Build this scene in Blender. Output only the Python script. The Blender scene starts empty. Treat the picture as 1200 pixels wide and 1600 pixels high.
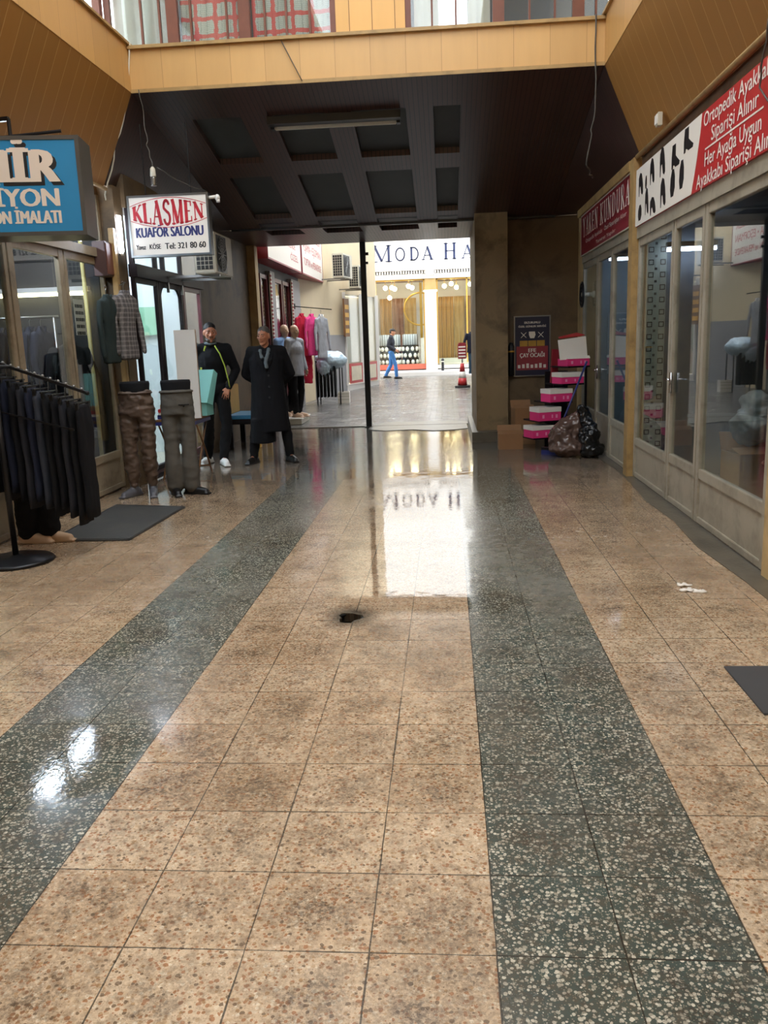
import bpy, bmesh, math, random
from mathutils import Vector, Matrix, noise
random.seed(7)
scene = bpy.context.scene
COL = scene.collection
PI = math.pi

# ---------------------------------------------------------------- camera
cam_d = bpy.data.cameras.new('camera'); cam = bpy.data.objects.new('camera', cam_d); COL.objects.link(cam)
F_PX, PITCH, ROLL, YAW, EYE = 1307.24, 0.2024, -0.0348, -0.0801, 1.562
_fw0 = Vector((math.sin(YAW), math.cos(YAW), 0)); _r0 = Vector((math.cos(YAW), -math.sin(YAW), 0)); _u0 = Vector((0, 0, 1))
_fw = _fw0*math.cos(PITCH) - _u0*math.sin(PITCH); _up = _u0*math.cos(PITCH) + _fw0*math.sin(PITCH)
_r = _r0*math.cos(ROLL) + _up*math.sin(ROLL); _u = _up*math.cos(ROLL) - _r0*math.sin(ROLL)
cam.matrix_world = Matrix(((_r.x, _u.x, -_fw.x, 0), (_r.y, _u.y, -_fw.y, 0), (_r.z, _u.z, -_fw.z, EYE), (0, 0, 0, 1)))
cam_d.sensor_fit = 'VERTICAL'; cam_d.sensor_height = 36; cam_d.sensor_width = 27
cam_d.lens = F_PX*36/1600; cam_d.clip_start = 0.05; cam_d.clip_end = 300
scene.camera = cam
# ---------------------------------------------------------------- sky and exposure (overcast, rain)
world = bpy.data.worlds.new('overcast'); scene.world = world; world.use_nodes = True
_bg = world.node_tree.nodes['Background']; _bg.inputs[0].default_value = (0.90, 0.95, 1.0, 1); _bg.inputs[1].default_value = 5.4
scene.view_settings.view_transform = 'Standard'; scene.view_settings.look = 'None'
scene.view_settings.gamma = 1; scene.view_settings.exposure = 0.42
scene.view_settings.use_curve_mapping = False
scene.cycles.use_denoising = True
scene.cycles.max_bounces = 10; scene.cycles.diffuse_bounces = 5; scene.cycles.glossy_bounces = 4
scene.cycles.transparent_max_bounces = 16; scene.cycles.sample_clamp_indirect = 6.0
scene.cycles.caustics_reflective = False; scene.cycles.caustics_refractive = False
TUBE_SALON, TUBE_LEFT, TUBE_RIGHT, LAMP_FAR = 150.0, 14.0, 22.0, 26.0

# ---------------------------------------------------------------- materials
def hx(h):
    h = h.lstrip('#'); v = [int(h[i:i+2], 16)/255 for i in (0, 2, 4)]
    return tuple((c/12.92 if c <= 0.04045 else ((c+0.055)/1.055)**2.4) for c in v) + (1,)
class NT:
    def __init__(s, name):
        s.m = bpy.data.materials.new(name); s.m.use_nodes = True; s.t = s.m.node_tree; s.n = s.t.nodes; s.l = s.t.links
        s.b = s.n['Principled BSDF']; s.out = s.n['Material Output']
        s.co = s.n.new('ShaderNodeTexCoord').outputs['Object']
    def put(s, sock, v):
        if isinstance(v, bpy.types.NodeSocket): s.l.new(v, sock)
        elif v is not None: sock.default_value = v
    def math(s, op, a, b=None, c=None, clamp=False):
        n = s.n.new('ShaderNodeMath'); n.operation = op; n.use_clamp = clamp
        for i, v in enumerate((a, b, c)):
            if v is not None: s.put(n.inputs[i], v)
        return n.outputs[0]
    def sep(s, v=None):
        n = s.n.new('ShaderNodeSeparateXYZ'); s.l.new(v or s.co, n.inputs[0]); return n.outputs
    def comb(s, x, y, z):
        n = s.n.new('ShaderNodeCombineXYZ')
        for i, v in enumerate((x, y, z)): s.put(n.inputs[i], v)
        return n.outputs[0]
    def noise(s, scale, detail=3, rough=0.55, vec=None, dist=0):
        n = s.n.new('ShaderNodeTexNoise'); s.l.new(vec or s.co, n.inputs['Vector'])
        n.inputs['Scale'].default_value = scale; n.inputs['Detail'].default_value = detail; n.inputs['Roughness'].default_value = rough
        n.inputs['Distortion'].default_value = dist
        return n.outputs['Fac']
    def vor(s, scale, vec=None, feature='F1', rnd=1.0):
        n = s.n.new('ShaderNodeTexVoronoi'); n.feature = feature; s.l.new(vec or s.co, n.inputs['Vector'])
        n.inputs['Scale'].default_value = scale; n.inputs['Randomness'].default_value = rnd
        return n.outputs
    def white(s, vec):
        n = s.n.new('ShaderNodeTexWhiteNoise'); n.noise_dimensions = '3D'; s.l.new(vec, n.inputs['Vector']); return n.outputs
    def rng(s, v, a, b, c=0.0, d=1.0):
        n = s.n.new('ShaderNodeMapRange'); s.put(n.inputs[0], v)
        for i, x in enumerate((a, b, c, d)): n.inputs[i+1].default_value = x
        return n.outputs[0]
    def mix(s, f, a, b, blend='MIX'):
        n = s.n.new('ShaderNodeMix'); n.data_type = 'RGBA'; n.blend_type = blend
        s.put(n.inputs[0], f); s.put(n.inputs[6], a); s.put(n.inputs[7], b); return n.outputs[2]
    def scale(s, v):
        n = s.n.new('ShaderNodeMapping'); s.l.new(s.co, n.inputs[0]); n.inputs['Scale'].default_value = v; return n.outputs[0]
    def bump(s, h, strength=0.3, dist=0.01):
        n = s.n.new('ShaderNodeBump'); n.inputs['Strength'].default_value = strength; n.inputs['Distance'].default_value = dist
        s.l.new(h, n.inputs['Height']); s.l.new(n.outputs[0], s.b.inputs['Normal'])
    def base(s, c): s.put(s.b.inputs['Base Color'], c)
    def rough(s, r): s.put(s.b.inputs['Roughness'], r)

def plain(name, col, rough=0.5, metal=0, var=0.12, vs=6, bump=0, bs=40, spec=None, dirt=None, dirt_amt=0.5):
    t = NT(name); c = hx(col) if isinstance(col, str) else col
    lo = tuple(x*(1-var) for x in c[:3]) + (1,); hi = tuple(min(1, x*(1+var)) for x in c[:3]) + (1,)
    base = t.mix(t.noise(vs, 4), lo, hi)
    if dirt:
        base = t.mix(t.math('MULTIPLY', t.rng(t.noise(vs*0.6, 5, 0.65, dist=0.4), 0.48, 0.72), dirt_amt), base, hx(dirt))
    t.base(base); t.rough(rough); t.b.inputs['Metallic'].default_value = metal
    if spec is not None: t.b.inputs['Specular IOR Level'].default_value = spec
    if bump: t.bump(t.noise(bs, 4), bump, 0.01)
    return t.m
def emit(name, col, strength):
    t = NT(name); t.b.inputs['Base Color'].default_value = hx(col)
    t.b.inputs['Emission Color'].default_value = hx(col); t.b.inputs['Emission Strength'].default_value = strength
    return t.m
def glass_mat(name, tint=(0.93, 0.96, 0.95, 1), rough=0.01):
    t = NT(name); t.n.remove(t.b)
    geo = t.n.new('ShaderNodeNewGeometry'); fr = t.n.new('ShaderNodeFresnel')
    ior = t.math('SUBTRACT', 1.55, t.math('MULTIPLY', geo.outputs['Backfacing'], 1.55-1/1.55)); t.l.new(ior, fr.inputs[0])
    tr = t.n.new('ShaderNodeBsdfTransparent'); tr.inputs[0].default_value = tint
    gl = t.n.new('ShaderNodeBsdfGlossy'); gl.inputs['Roughness'].default_value = rough
    mx = t.n.new('ShaderNodeMixShader'); t.l.new(fr.outputs[0], mx.inputs[0]); t.l.new(tr.outputs[0], mx.inputs[1]); t.l.new(gl.outputs[0], mx.inputs[2])
    t.l.new(mx.outputs[0], t.out.inputs[0]); return t.m
def planks(name, col, line, axis, pitch, lw=0.03, rough=0.45, var=0.12, grain=(3, 3, 3), bump=0.3):
    t = NT(name); p = t.sep()[axis]
    u = t.math('DIVIDE', p, pitch); f = t.math('FRACT', u); cell = t.math('FLOOR', u)
    w = t.white(t.comb(cell, 3.1, 1.7))[0]
    c = hx(col); g = t.noise(1.0, 5, 0.6, t.scale(grain))
    k = t.math('ADD', t.math('MULTIPLY', g, 0.6), t.math('MULTIPLY', w, 0.4))
    base = t.mix(k, tuple(x*(1-var) for x in c[:3])+(1,), tuple(min(1, x*(1+var)) for x in c[:3])+(1,))
    ln = t.math('LESS_THAN', f, lw)
    t.base(t.mix(ln, base, hx(line))); t.rough(rough)
    t.bump(t.math('SUBTRACT', 1.0, ln), bump, 0.006)
    return t.m

TX0, TY0, TT = -1.2206, 1.8933, 0.33
def floor_mat():
    t = NT('terrazzo_floor'); x, y, z = t.sep()
    wob = t.math('MULTIPLY', t.math('SUBTRACT', t.noise(9, 2), 0.5), 0.012)
    u = t.math('ADD', t.math('DIVIDE', t.math('SUBTRACT', x, TX0), TT), wob)
    v = t.math('ADD', t.math('DIVIDE', t.math('SUBTRACT', y, TY0), TT), wob)
    fu, fv = t.math('FRACT', u), t.math('FRACT', v)
    eu = t.math('MINIMUM', fu, t.math('SUBTRACT', 1.0, fu)); ev = t.math('MINIMUM', fv, t.math('SUBTRACT', 1.0, fv))
    edge = t.math('MINIMUM', eu, ev)
    jw = t.rng(t.noise(2.2, 3), 0.35, 0.7, 0.004, 0.011)
    joint = t.math('LESS_THAN', edge, jw)
    band = lambda a, b: t.math('MULTIPLY', t.math('GREATER_THAN', u, a), t.math('LESS_THAN', u, b))
    green = t.math('ADD', band(-2.0, 0.0), band(4.0, 6.0))
    cell = t.white(t.comb(t.math('FLOOR', u), t.math('FLOOR', v), 0.5))
    flat = t.comb(x, y, 0.0)
    # chips
    dn = t.n.new('ShaderNodeTexNoise'); t.l.new(flat, dn.inputs['Vector']); dn.inputs['Scale'].default_value = 60
    off = t.n.new('ShaderNodeVectorMath'); off.operation = 'MULTIPLY_ADD'; t.l.new(dn.outputs['Color'], off.inputs[0])
    off.inputs[1].default_value = (0.006, 0.006, 0); t.l.new(flat, off.inputs[2]); fv2 = off.outputs[0]
    v1 = t.vor(84, fv2); v2 = t.vor(165, fv2); v3 = t.vor(88, fv2)
    rs = t.sep(v1['Color']); rs3 = t.sep(v3['Color']); rs2 = t.sep(v2['Color'])
    chip_g = t.math('LESS_THAN', v1['Distance'], t.rng(rs[0], 0, 1, 0.20, 0.56))
    chip_g2 = t.math('MULTIPLY', t.math('LESS_THAN', v2['Distance'], 0.33), t.math('GREATER_THAN', rs2[0], 0.45))
    gb = t.mix(t.noise(2.5, 3), hx('#2c3733'), hx('#50605a'))
    gchip = t.mix(rs[1], hx('#949080'), hx('#e2dac4'))
    gcol = t.mix(chip_g2, gb, hx('#8c8a78')); gcol = t.mix(chip_g, gcol, gchip)
    bb = t.mix(t.noise(3, 4), hx('#cbae8b'), hx('#ead2b4'))
    bb = t.mix(t.math('MULTIPLY', cell[0], 0.35), bb, hx('#b8916a'))
    chip_b = t.math('LESS_THAN', v3['Distance'], t.rng(rs3[0], 0, 1, 0.2, 0.68))
    bchip = t.mix(rs3[1], hx('#a87c4a'), hx('#f0e0c4'))
    bchip = t.mix(t.math('GREATER_THAN', rs3[2], 0.70), bchip, hx('#a5683c'))
    bchip = t.mix(t.math('GREATER_THAN', rs3[2], 0.93), bchip, hx('#5d4733'))
    bcol = t.mix(t.math('MULTIPLY', chip_b, 0.78), bb, bchip)
    bcol = t.mix(t.math('MULTIPLY', chip_g2, 0.4), bcol, hx('#7d5e40'))
    col = t.mix(green, bcol, gcol)
    # worn, dirty tile middles and larger stains
    mid = t.rng(edge, 0.05, 0.38)
    n1 = t.noise(2.4, 6, 0.68, flat, 0.6); n2 = t.noise(11, 5, 0.7, flat, 0.4)
    d = t.math('MULTIPLY', t.rng(n1, 0.30, 0.54), t.rng(n2, 0.36, 0.58, 0.4, 1.0)); d = t.math('MULTIPLY', d, t.rng(mid, 0, 1, 0.38, 1.0))
    d = t.math('MULTIPLY', d, t.rng(cell[0], 0, 1, 0.62, 1.0)); fine = t.rng(t.noise(70, 4, 0.8, flat), 0.42, 0.57, 0.25, 1.0); d = t.math('MULTIPLY', d, fine)
    mott = t.math('MULTIPLY', t.rng(t.noise(22, 6, 0.78, flat, 0.3), 0.48, 0.62), t.rng(green, 0, 1, 0.45, 0.3)); col = t.mix(mott, col, hx('#6b5138'))
    col = t.mix(d, col, hx('#3f3327'))
    streak = t.rng(t.noise(1.0, 5, 0.6, t.scale((1.6, 0.9, 1))), 0.42, 0.68)
    col = t.mix(t.math('MULTIPLY', t.math('MULTIPLY', streak, fine), 0.62), col, hx('#67543f'))
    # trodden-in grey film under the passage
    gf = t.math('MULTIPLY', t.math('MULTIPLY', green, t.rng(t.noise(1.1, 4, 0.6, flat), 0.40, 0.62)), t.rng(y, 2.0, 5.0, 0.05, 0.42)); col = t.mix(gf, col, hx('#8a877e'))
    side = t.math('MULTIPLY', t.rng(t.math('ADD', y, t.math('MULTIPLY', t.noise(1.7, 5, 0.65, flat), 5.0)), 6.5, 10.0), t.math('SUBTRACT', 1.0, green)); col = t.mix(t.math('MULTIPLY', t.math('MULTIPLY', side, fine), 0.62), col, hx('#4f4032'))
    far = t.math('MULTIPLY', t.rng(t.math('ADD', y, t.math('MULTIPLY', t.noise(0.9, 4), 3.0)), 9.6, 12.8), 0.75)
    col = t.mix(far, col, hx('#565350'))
    spill = t.rng(t.math('ADD', t.noise(1.3, 5, 0.6, t.scale((1.0, 0.45, 1))), t.math('MULTIPLY', green, 0.02)), 0.50, 0.60)
    # soot around the drain
    ddx = t.math('SUBTRACT', x, -0.588); ddy = t.math('MULTIPLY', t.math('SUBTRACT', y, 4.60), 0.75)
    dd = t.math('SQRT', t.math('ADD', t.math('MULTIPLY', ddx, ddx), t.math('MULTIPLY', ddy, ddy)))
    ring = t.rng(t.math('ADD', dd, t.math('MULTIPLY', t.math('SUBTRACT', n2, 0.5), 0.12)), 0.06, 0.19, 0.9, 0.0)
    col = t.mix(ring, col, hx('#2a221c'))
    col = t.mix(t.math('MULTIPLY', joint, t.rng(green, 0, 1, 0.85, 0.95)), col, hx('#2e2a22'))
    t.base(col)
    wet = t.math('MULTIPLY', spill, t.rng(y, 1.0, 7.0, 0.35, 1.0))
    wet = t.math('MAXIMUM', wet, t.rng(y, 6.0, 9.0, 0.0, 0.8))
    edge_n = t.math('MULTIPLY', t.math('SUBTRACT', t.noise(1.6, 4), 0.5), 1.6)
    cu = t.math('ADD', u, edge_n)
    pool = t.math('MULTIPLY', t.math('MULTIPLY', t.rng(cu, 1.1, 1.9), t.rng(u, 4.15, 4.0)), t.rng(y, 4.55, 4.75)); pool = t.math('MAXIMUM', pool, t.math('MULTIPLY', t.rng(y, 7.5, 10.0), t.rng(t.noise(0.8, 4, 0.6, flat), 0.40, 0.55))); wet = t.math('MAXIMUM', wet, pool)
    for px_, py_, pr_ in ((1.25, 4.42, 0.5), (-1.50, 2.92, 0.55), (-1.92, 4.35, 0.45)):
        ex = t.math('SUBTRACT', x, px_); ey = t.math('SUBTRACT', y, py_); ee = t.math('SQRT', t.math('ADD', t.math('MULTIPLY', ex, ex), t.math('MULTIPLY', ey, ey)))
        sp = t.rng(t.math('ADD', ee, t.math('MULTIPLY', t.math('SUBTRACT', n1, 0.5), 0.7)), pr_*0.5, pr_, 0.75, 0.0); pool = t.math('MAXIMUM', pool, sp); wet = t.math('MAXIMUM', wet, sp)
    r = t.math('MULTIPLY', t.rng(n2, 0.3, 0.7, 0.22, 0.34), t.math('SUBTRACT', 1.0, t.math('MULTIPLY', wet, 0.62))); r = t.math('MAXIMUM', t.math('SUBTRACT', r, t.math('MULTIPLY', pool, 0.12)), 0.035)
    t.rough(r); t.b.inputs['Specular IOR Level'].default_value = 0.5
    h = t.math('ADD', t.math('MULTIPLY', t.noise(7, 2, 0.5, flat), 1.0), t.math('MULTIPLY', joint, -0.25))
    rip = t.math('MULTIPLY', t.noise(1.0, 4, 0.6, t.scale((5, 13, 1))), t.rng(y, 9.8, 12.0, 0.0, 14.0)); h = t.math('ADD', t.math('ADD', h, rip), t.math('MULTIPLY', t.math('MULTIPLY', t.noise(38, 3, 0.6, flat), 0.8), t.rng(y, 4.5, 3.0, 0.06, 1.0)))
    t.bump(h, 0.035, 0.015)
    return t.m
def cobble_mat():
    t = NT('wet_setts'); x, y, z = t.sep()
    br = t.n.new('ShaderNodeTexBrick'); t.l.new(t.scale((1, 1, 1)), br.inputs['Vector'])
    br.inputs['Scale'].default_value = 1; br.inputs['Brick Width'].default_value = 0.24; br.inputs['Row Height'].default_value = 0.14
    br.inputs['Mortar Size'].default_value = 0.012; br.inputs['Mortar Smooth'].default_value = 0.4
    br.inputs['Color1'].default_value = hx('#55524f'); br.inputs['Color2'].default_value = hx('#85817c'); br.inputs['Mortar'].default_value = hx('#3c3b3a')
    n = t.noise(1.3, 5, 0.6, dist=0.5)
    t.base(t.mix(t.math('MULTIPLY', t.rng(n, 0.45, 0.68), 0.6), br.outputs['Color'], hx('#3c3a3a')))
    t.rough(t.rng(n, 0.3, 0.7, 0.30, 0.10))
    t.bump(t.math('ADD', t.math('MULTIPLY', br.outputs['Fac'], -1.0), t.math('MULTIPLY', t.noise(1.0, 4, 0.6, t.scale((5, 12, 1))), 3.0)), 0.8, 0.015)
    return t.m
M = {}
M['floor'] = floor_mat(); M['cobble'] = cobble_mat()
M['concrete'] = plain('wet_concrete', '#5f584c', 0.3, var=0.3, vs=5, bump=0.3, dirt='#2e2b27', dirt_amt=0.8)
M['patch'] = plain('cement_patch', '#6f6e6c', 0.28, var=0.25, vs=4, bump=0.3, dirt='#55534f')
M['tan_y'] = planks('tan_planks_side', '#96692f', '#b8925c', 1, 0.21, 0.035, 0.45, 0.10, (1.2, 14, 1.2))
M['tan_x'] = planks('tan_planks_beam', '#cba268', '#a07c4c', 0, 0.36, 0.012, 0.42, 0.14, (12, 2, 1.5), 0.1)
M['tan_fy'] = planks('tan_planks_fascia', '#bc9054', '#8f6c3c', 1, 0.36, 0.012, 0.42, 0.14, (2, 12, 1.5), 0.1)
M['tan_wall'] = planks('tan_boards', '#d9ab66', '#6e4a24', 0, 0.24, 0.03, 0.5, 0.12, (10, 2, 1.2))
M['tan'] = plain('tan_timber', '#a98a58', 0.5, var=0.2, vs=8, dirt='#5a452c')
M['rib'] = planks('dark_ribbed_wood', '#452c24', '#150d0a', 0, 0.052, 0.16, 0.34, 0.25, (16, 1.2, 1.2), 0.8)
M['rib_y'] = planks('dark_ribbed_side', '#3c261f', '#150d0a', 1, 0.07, 0.12, 0.36, 0.25, (1.2, 12, 1.2), 0.8)
M['coffer'] = plain('coffer_panel', '#33332f', 0.55, var=0.3, vs=3)
M['frame'] = plain('beige_painted_metal', '#9c8d74', 0.42, var=0.12, vs=7, dirt='#57493a', dirt_amt=0.6)
M['frame_r'] = plain('grey_painted_metal', '#a39b8a', 0.40, var=0.10, vs=7, dirt='#5d5345', dirt_amt=0.5)
M['dark_frame'] = plain('dark_brown_metal', '#211a1b', 0.5, var=0.2, spec=0.2)
M['red_frame'] = plain('dark_red_paint', '#5e2328', 0.4, var=0.2)
M['glass'] = glass_mat('window_glass')
M['plaster'] = plain('beige_plaster', '#c8aa78', 0.7, var=0.12, vs=3, bump=0.2, dirt='#7a6546', dirt_amt=0.6)
M['pillar_wall'] = plain('stained_ochre_plaster', '#8c7553', 0.6, var=0.2, vs=3, bump=0.2, dirt='#3b2f20', dirt_amt=0.85)
M['shop_dark'] = plain('dark_shop_paint', '#1f2123', 0.6, var=0.2, vs=2)
M['brown_wall'] = plain('brown_plaster', '#6b573d', 0.6, var=0.2, vs=3, bump=0.2, dirt='#2f2519', dirt_amt=0.8)
M['upper'] = plain('upper_wall_paint', '#d8c4a0', 0.7, var=0.1, vs=2)
M['brown_wood'] = plain('red_brown_wood', '#6e4030', 0.5, var=0.25, vs=9)
M['room_grey'] = plain('grey_room_paint', '#6f7478', 0.6, var=0.15, vs=2)
M['room_blue'] = plain('pale_blue_room_paint', '#9fb3bd', 0.6, var=0.1, vs=2)
M['room_dark'] = plain('dark_room_paint', '#3f4042', 0.6, var=0.2, vs=2)
M['room_white'] = plain('white_room_paint', '#dfe6e4', 0.5, var=0.05, vs=2)
M['room_floor'] = plain('dark_shop_floor', '#3a3835', 0.3, var=0.25, vs=4)
M['white'] = plain('white_plastic', '#e6e4de', 0.4, var=0.04)
M['offwhite'] = plain('aged_white_plastic', '#cbc6b4', 0.45, var=0.08)
M['steel'] = plain('worn_steel', '#8d8d8a', 0.3, 0.9, var=0.1)
M['chrome'] = plain('chrome', '#d5d6d8', 0.15, 1.0, var=0.03)
M['black'] = plain('black_plastic', '#141414', 0.4, var=0.2)
M['black_metal'] = plain('black_metal', '#17171a', 0.35, 0.3, var=0.2)
M['rubber'] = plain('grey_rubber_mat', '#3b3b39', 0.55, var=0.15, vs=5, bump=0.5, bs=120, dirt='#565249')
M['wire'] = plain('grey_wire', '#4a4640', 0.5)
M['red'] = plain('red_print', '#b93030', 0.4, var=0.05)
M['darkred'] = plain('dark_red_print', '#8c2530', 0.4, var=0.08)
M['print_white'] = plain('white_print', '#ece6dc', 0.4, var=0.03)
M['print_black'] = plain('black_print', '#191617', 0.45, var=0.1)
M['print_navy'] = plain('navy_print', '#29306b', 0.4, var=0.05)
M['print_red'] = plain('red_letters', '#c02a35', 0.4, var=0.05)
M['blue_sign'] = plain('blue_sign_face', '#2a86b8', 0.35, var=0.10, vs=3)
M['cream_print'] = plain('cream_letters', '#e9d8c6', 0.4, var=0.04)
M['pink'] = plain('pink_card', '#e83a80', 0.5, var=0.05)
M['card'] = plain('brown_cardboard', '#8f6844', 0.7, var=0.12)
M['yellow_paint'] = plain('yellow_paint', '#d9a43a', 0.5, var=0.1)
M['wood'] = plain('brown_wood', '#7a5431', 0.55, var=0.25, vs=9)
M['teal'] = plain('teal_card', '#7fc0b8', 0.6, var=0.06)
M['skin'] = plain('skin', '#b5785a', 0.5, var=0.08, vs=12)
M['skin2'] = plain('skin_pale', '#c08a6c', 0.5, var=0.08, vs=12)
M['mannequin'] = plain('mannequin_skin', '#d9b79a', 0.35, var=0.05)
M['hair_dark'] = plain('dark_hair', '#17120f', 0.6, var=0.3, vs=60)
M['hair_grey'] = plain('grey_hair', '#4e4842', 0.6, var=0.3, vs=60)
M['eye'] = plain('eye', '#1a1412', 0.2)
def cloth(name, col, var=0.18): return plain(name, col, 0.85, var=var, vs=14, bump=0.25, bs=160, spec=0.25)
for k, c in dict(coat='#0f0f13', navy='#1d2130', charcoal='#26262b', brown='#4a3b30', grey='#57534c', jean='#3f6fa8', red='#c22a45',
                 pinkc='#ee4f93', lblue='#8fb0dd', stripe='#a9acb3', black='#141416', olive='#4b4f49', dkgreen='#27302e', slate='#31343c', scarf='#5d6669',
                 lime='#a9b84a', maroon='#3a2226').items(): M['c_'+k] = cloth('cloth_'+k, c)

# ---------------------------------------------------------------- geometry helpers
class MB:
    def __init__(s): s.bm = bmesh.new(); s.mi = 0
    def _tag(s, faces):
        for f in faces: f.material_index = s.mi
    def box(s, x0, x1, y0, y1, z0, z1, mat=None):
        r = bmesh.ops.create_cube(s.bm, size=1.0); vs = r['verts']
        m = Matrix.Translation(((x0+x1)/2, (y0+y1)/2, (z0+z1)/2)) @ Matrix.Diagonal((abs(x1-x0), abs(y1-y0), abs(z1-z0), 1))
        bmesh.ops.transform(s.bm, matrix=(mat @ m) if mat else m, verts=vs)
        s._tag({f for v in vs for f in v.link_faces}); return vs
    def bar(s, p0, p1, w, h, up=(0, 0, 1)):
        p0, p1 = Vector(p0), Vector(p1); d = p1-p0; L = d.length; d.normalize(); upv = Vector(up)
        if abs(d.dot(upv)) > 0.98: upv = Vector((0, 1, 0))
        a = d.cross(upv).normalized(); b = a.cross(d)
        m = Matrix(((a.x, d.x, b.x, 0), (a.y, d.y, b.y, 0), (a.z, d.z, b.z, 0), (0, 0, 0, 1))); m.translation = (p0+p1)/2
        return s.box(-w/2, w/2, -L/2, L/2, -h/2, h/2, m)
    def cyl(s, p0, p1, r0, r1=None, seg=14):
        p0, p1 = Vector(p0), Vector(p1); d = p1-p0; r1 = r0 if r1 is None else r1
        r = bmesh.ops.create_cone(s.bm, cap_ends=True, segments=seg, radius1=r0, radius2=r1, depth=d.length)
        m = d.to_track_quat('Z', 'Y').to_matrix().to_4x4(); m.translation = (p0+p1)/2
        bmesh.ops.transform(s.bm, matrix=m, verts=r['verts']); s._tag({f for v in r['verts'] for f in v.link_faces}); return r['verts']
    def ell(s, c, rad, seg=16, rot=None):
        r = bmesh.ops.create_uvsphere(s.bm, u_segments=seg, v_segments=max(6, seg*2//3), radius=1)
        if isinstance(rad, (int, float)): rad = (rad,)*3
        m = Matrix.Translation(c) @ (rot.to_4x4() if rot else Matrix.Identity(4)) @ Matrix.Diagonal((*rad, 1))
        bmesh.ops.transform(s.bm, matrix=m, verts=r['verts']); s._tag({f for v in r['verts'] for f in v.link_faces}); return r['verts']
    def cap(s, p0, p1, r0, r1=None, seg=14):
        r1 = r0 if r1 is None else r1
        s.cyl(p0, p1, r0, r1, seg); s.ell(p0, r0, seg); s.ell(p1, r1, seg)
    def chain(s, pts, rad):
        for i in range(len(pts)-1): s.cap(pts[i], pts[i+1], rad[i], rad[i+1])
    def tube(s, pts, r, seg=8):
        pts = [Vector(p) for p in pts]; rings = []
        for i, p in enumerate(pts):
            d = (pts[min(i+1, len(pts)-1)]-pts[max(i-1, 0)]).normalized()
            a = d.orthogonal().normalized()
            if i:                                   # keep the frame from twisting
                a = (pa - d*pa.dot(d)).normalized()
            pa = a; b = d.cross(a); rr = r[i] if isinstance(r, (list, tuple)) else r
            rings.append([s.bm.verts.new(p + (a*math.cos(t)+b*math.sin(t))*rr) for t in [2*PI*k/seg for k in range(seg)]])
        s.skin(rings)
    def skin(s, rings, cap=True, closed=True):
        n = len(rings[0]); fs = []
        for A, B in zip(rings, rings[1:]):
            for k in range(n if closed else n-1): fs.append(s.bm.faces.new((A[k], A[(k+1) % n], B[(k+1) % n], B[k])))
        if cap:
            fs.append(s.bm.faces.new(list(reversed(rings[0])))); fs.append(s.bm.faces.new(rings[-1]))
        s._tag(fs); return fs
    def loft(s, rings, seg=20, power=2.0):
        """rings: (cx, cy, z, rx, ry) super-ellipse sections"""
        R = []
        for cx, cy, z, rx, ry in rings:
            ring = []
            for k in range(seg):
                a = 2*PI*k/seg; ca, sa = math.cos(a), math.sin(a)
                ring.append(s.bm.verts.new((cx + rx*math.copysign(abs(ca)**(2/power), ca), cy + ry*math.copysign(abs(sa)**(2/power), sa), z)))
            R.append(ring)
        s.skin(R)
    def lathe(s, c, prof, seg=20):
        s.loft([(c[0], c[1], c[2]+z, r, r) for r, z in prof], seg)
    def prism(s, poly, m=None, depth=0.01):
        """polygon in local XY extruded along +Z by depth, placed with matrix m"""
        m = m or Matrix.Identity(4)
        lo = [s.bm.verts.new(m @ Vector((x, y, 0))) for x, y in poly]; hi = [s.bm.verts.new(m @ Vector((x, y, depth))) for x, y in poly]
        fs = [s.bm.faces.new(list(reversed(lo))), s.bm.faces.new(hi)]
        n = len(poly)
        for k in range(n): fs.append(s.bm.faces.new((lo[k], lo[(k+1) % n], hi[(k+1) % n], hi[k])))
        s._tag(fs)
    def quad(s, *p):
        f = s.bm.faces.new([s.bm.verts.new(v) for v in p]); s._tag([f]); return f
    def slab(s, poly3, n, t):
        """planar polygon in space thickened by t along n"""
        n = Vector(n).normalized()*t; lo = [s.bm.verts.new(p) for p in poly3]; hi = [s.bm.verts.new(Vector(p)+n) for p in poly3]
        fs = [s.bm.faces.new(list(reversed(lo))), s.bm.faces.new(hi)]; k = len(lo)
        for i in range(k): fs.append(s.bm.faces.new((lo[i], lo[(i+1) % k], hi[(i+1) % k], hi[i])))
        s._tag(fs)
    def mesh(s, me, m=None):
        v0, f0 = set(s.bm.verts), set(s.bm.faces); s.bm.from_mesh(me)
        if m: bmesh.ops.transform(s.bm, matrix=m, verts=[v for v in s.bm.verts if v not in v0])
        s._tag([f for f in s.bm.faces if f not in f0])
    def jitter(s, amp, scale, seed=0.0):
        s.bm.normal_update()
        for v in s.bm.verts:
            v.co += v.normal*amp*noise.fractal(v.co*scale + Vector((seed, seed*1.7, 0)), 0.9, 2.0, 3)
    def data(s, name, mats, smooth=False):
        bmesh.ops.recalc_face_normals(s.bm, faces=s.bm.faces)
        me = bpy.data.meshes.new(name); s.bm.to_mesh(me); s.bm.free()
        for m in (mats if isinstance(mats, (list, tuple)) else [mats]): me.materials.append(M[m] if isinstance(m, str) else m)
        if smooth:
            for p in me.polygons: p.use_smooth = True
        return me
    def build(s, name, mats, parent=None, smooth=False, bevel=0, loc=None):
        if bevel:
            es = [e for e in s.bm.edges if len(e.link_faces) == 2 and e.calc_face_angle(0) > 0.7]
            bmesh.ops.bevel(s.bm, geom=es, offset=bevel, segments=2, affect='EDGES', clamp_overlap=True)
        me = s.data(name, mats, smooth); o = bpy.data.objects.new(name, me); COL.objects.link(o)
        if parent: o.parent = parent
        if loc: o.location = loc
        return o
_tmp = bpy.data.scenes.new('tmp')
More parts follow.
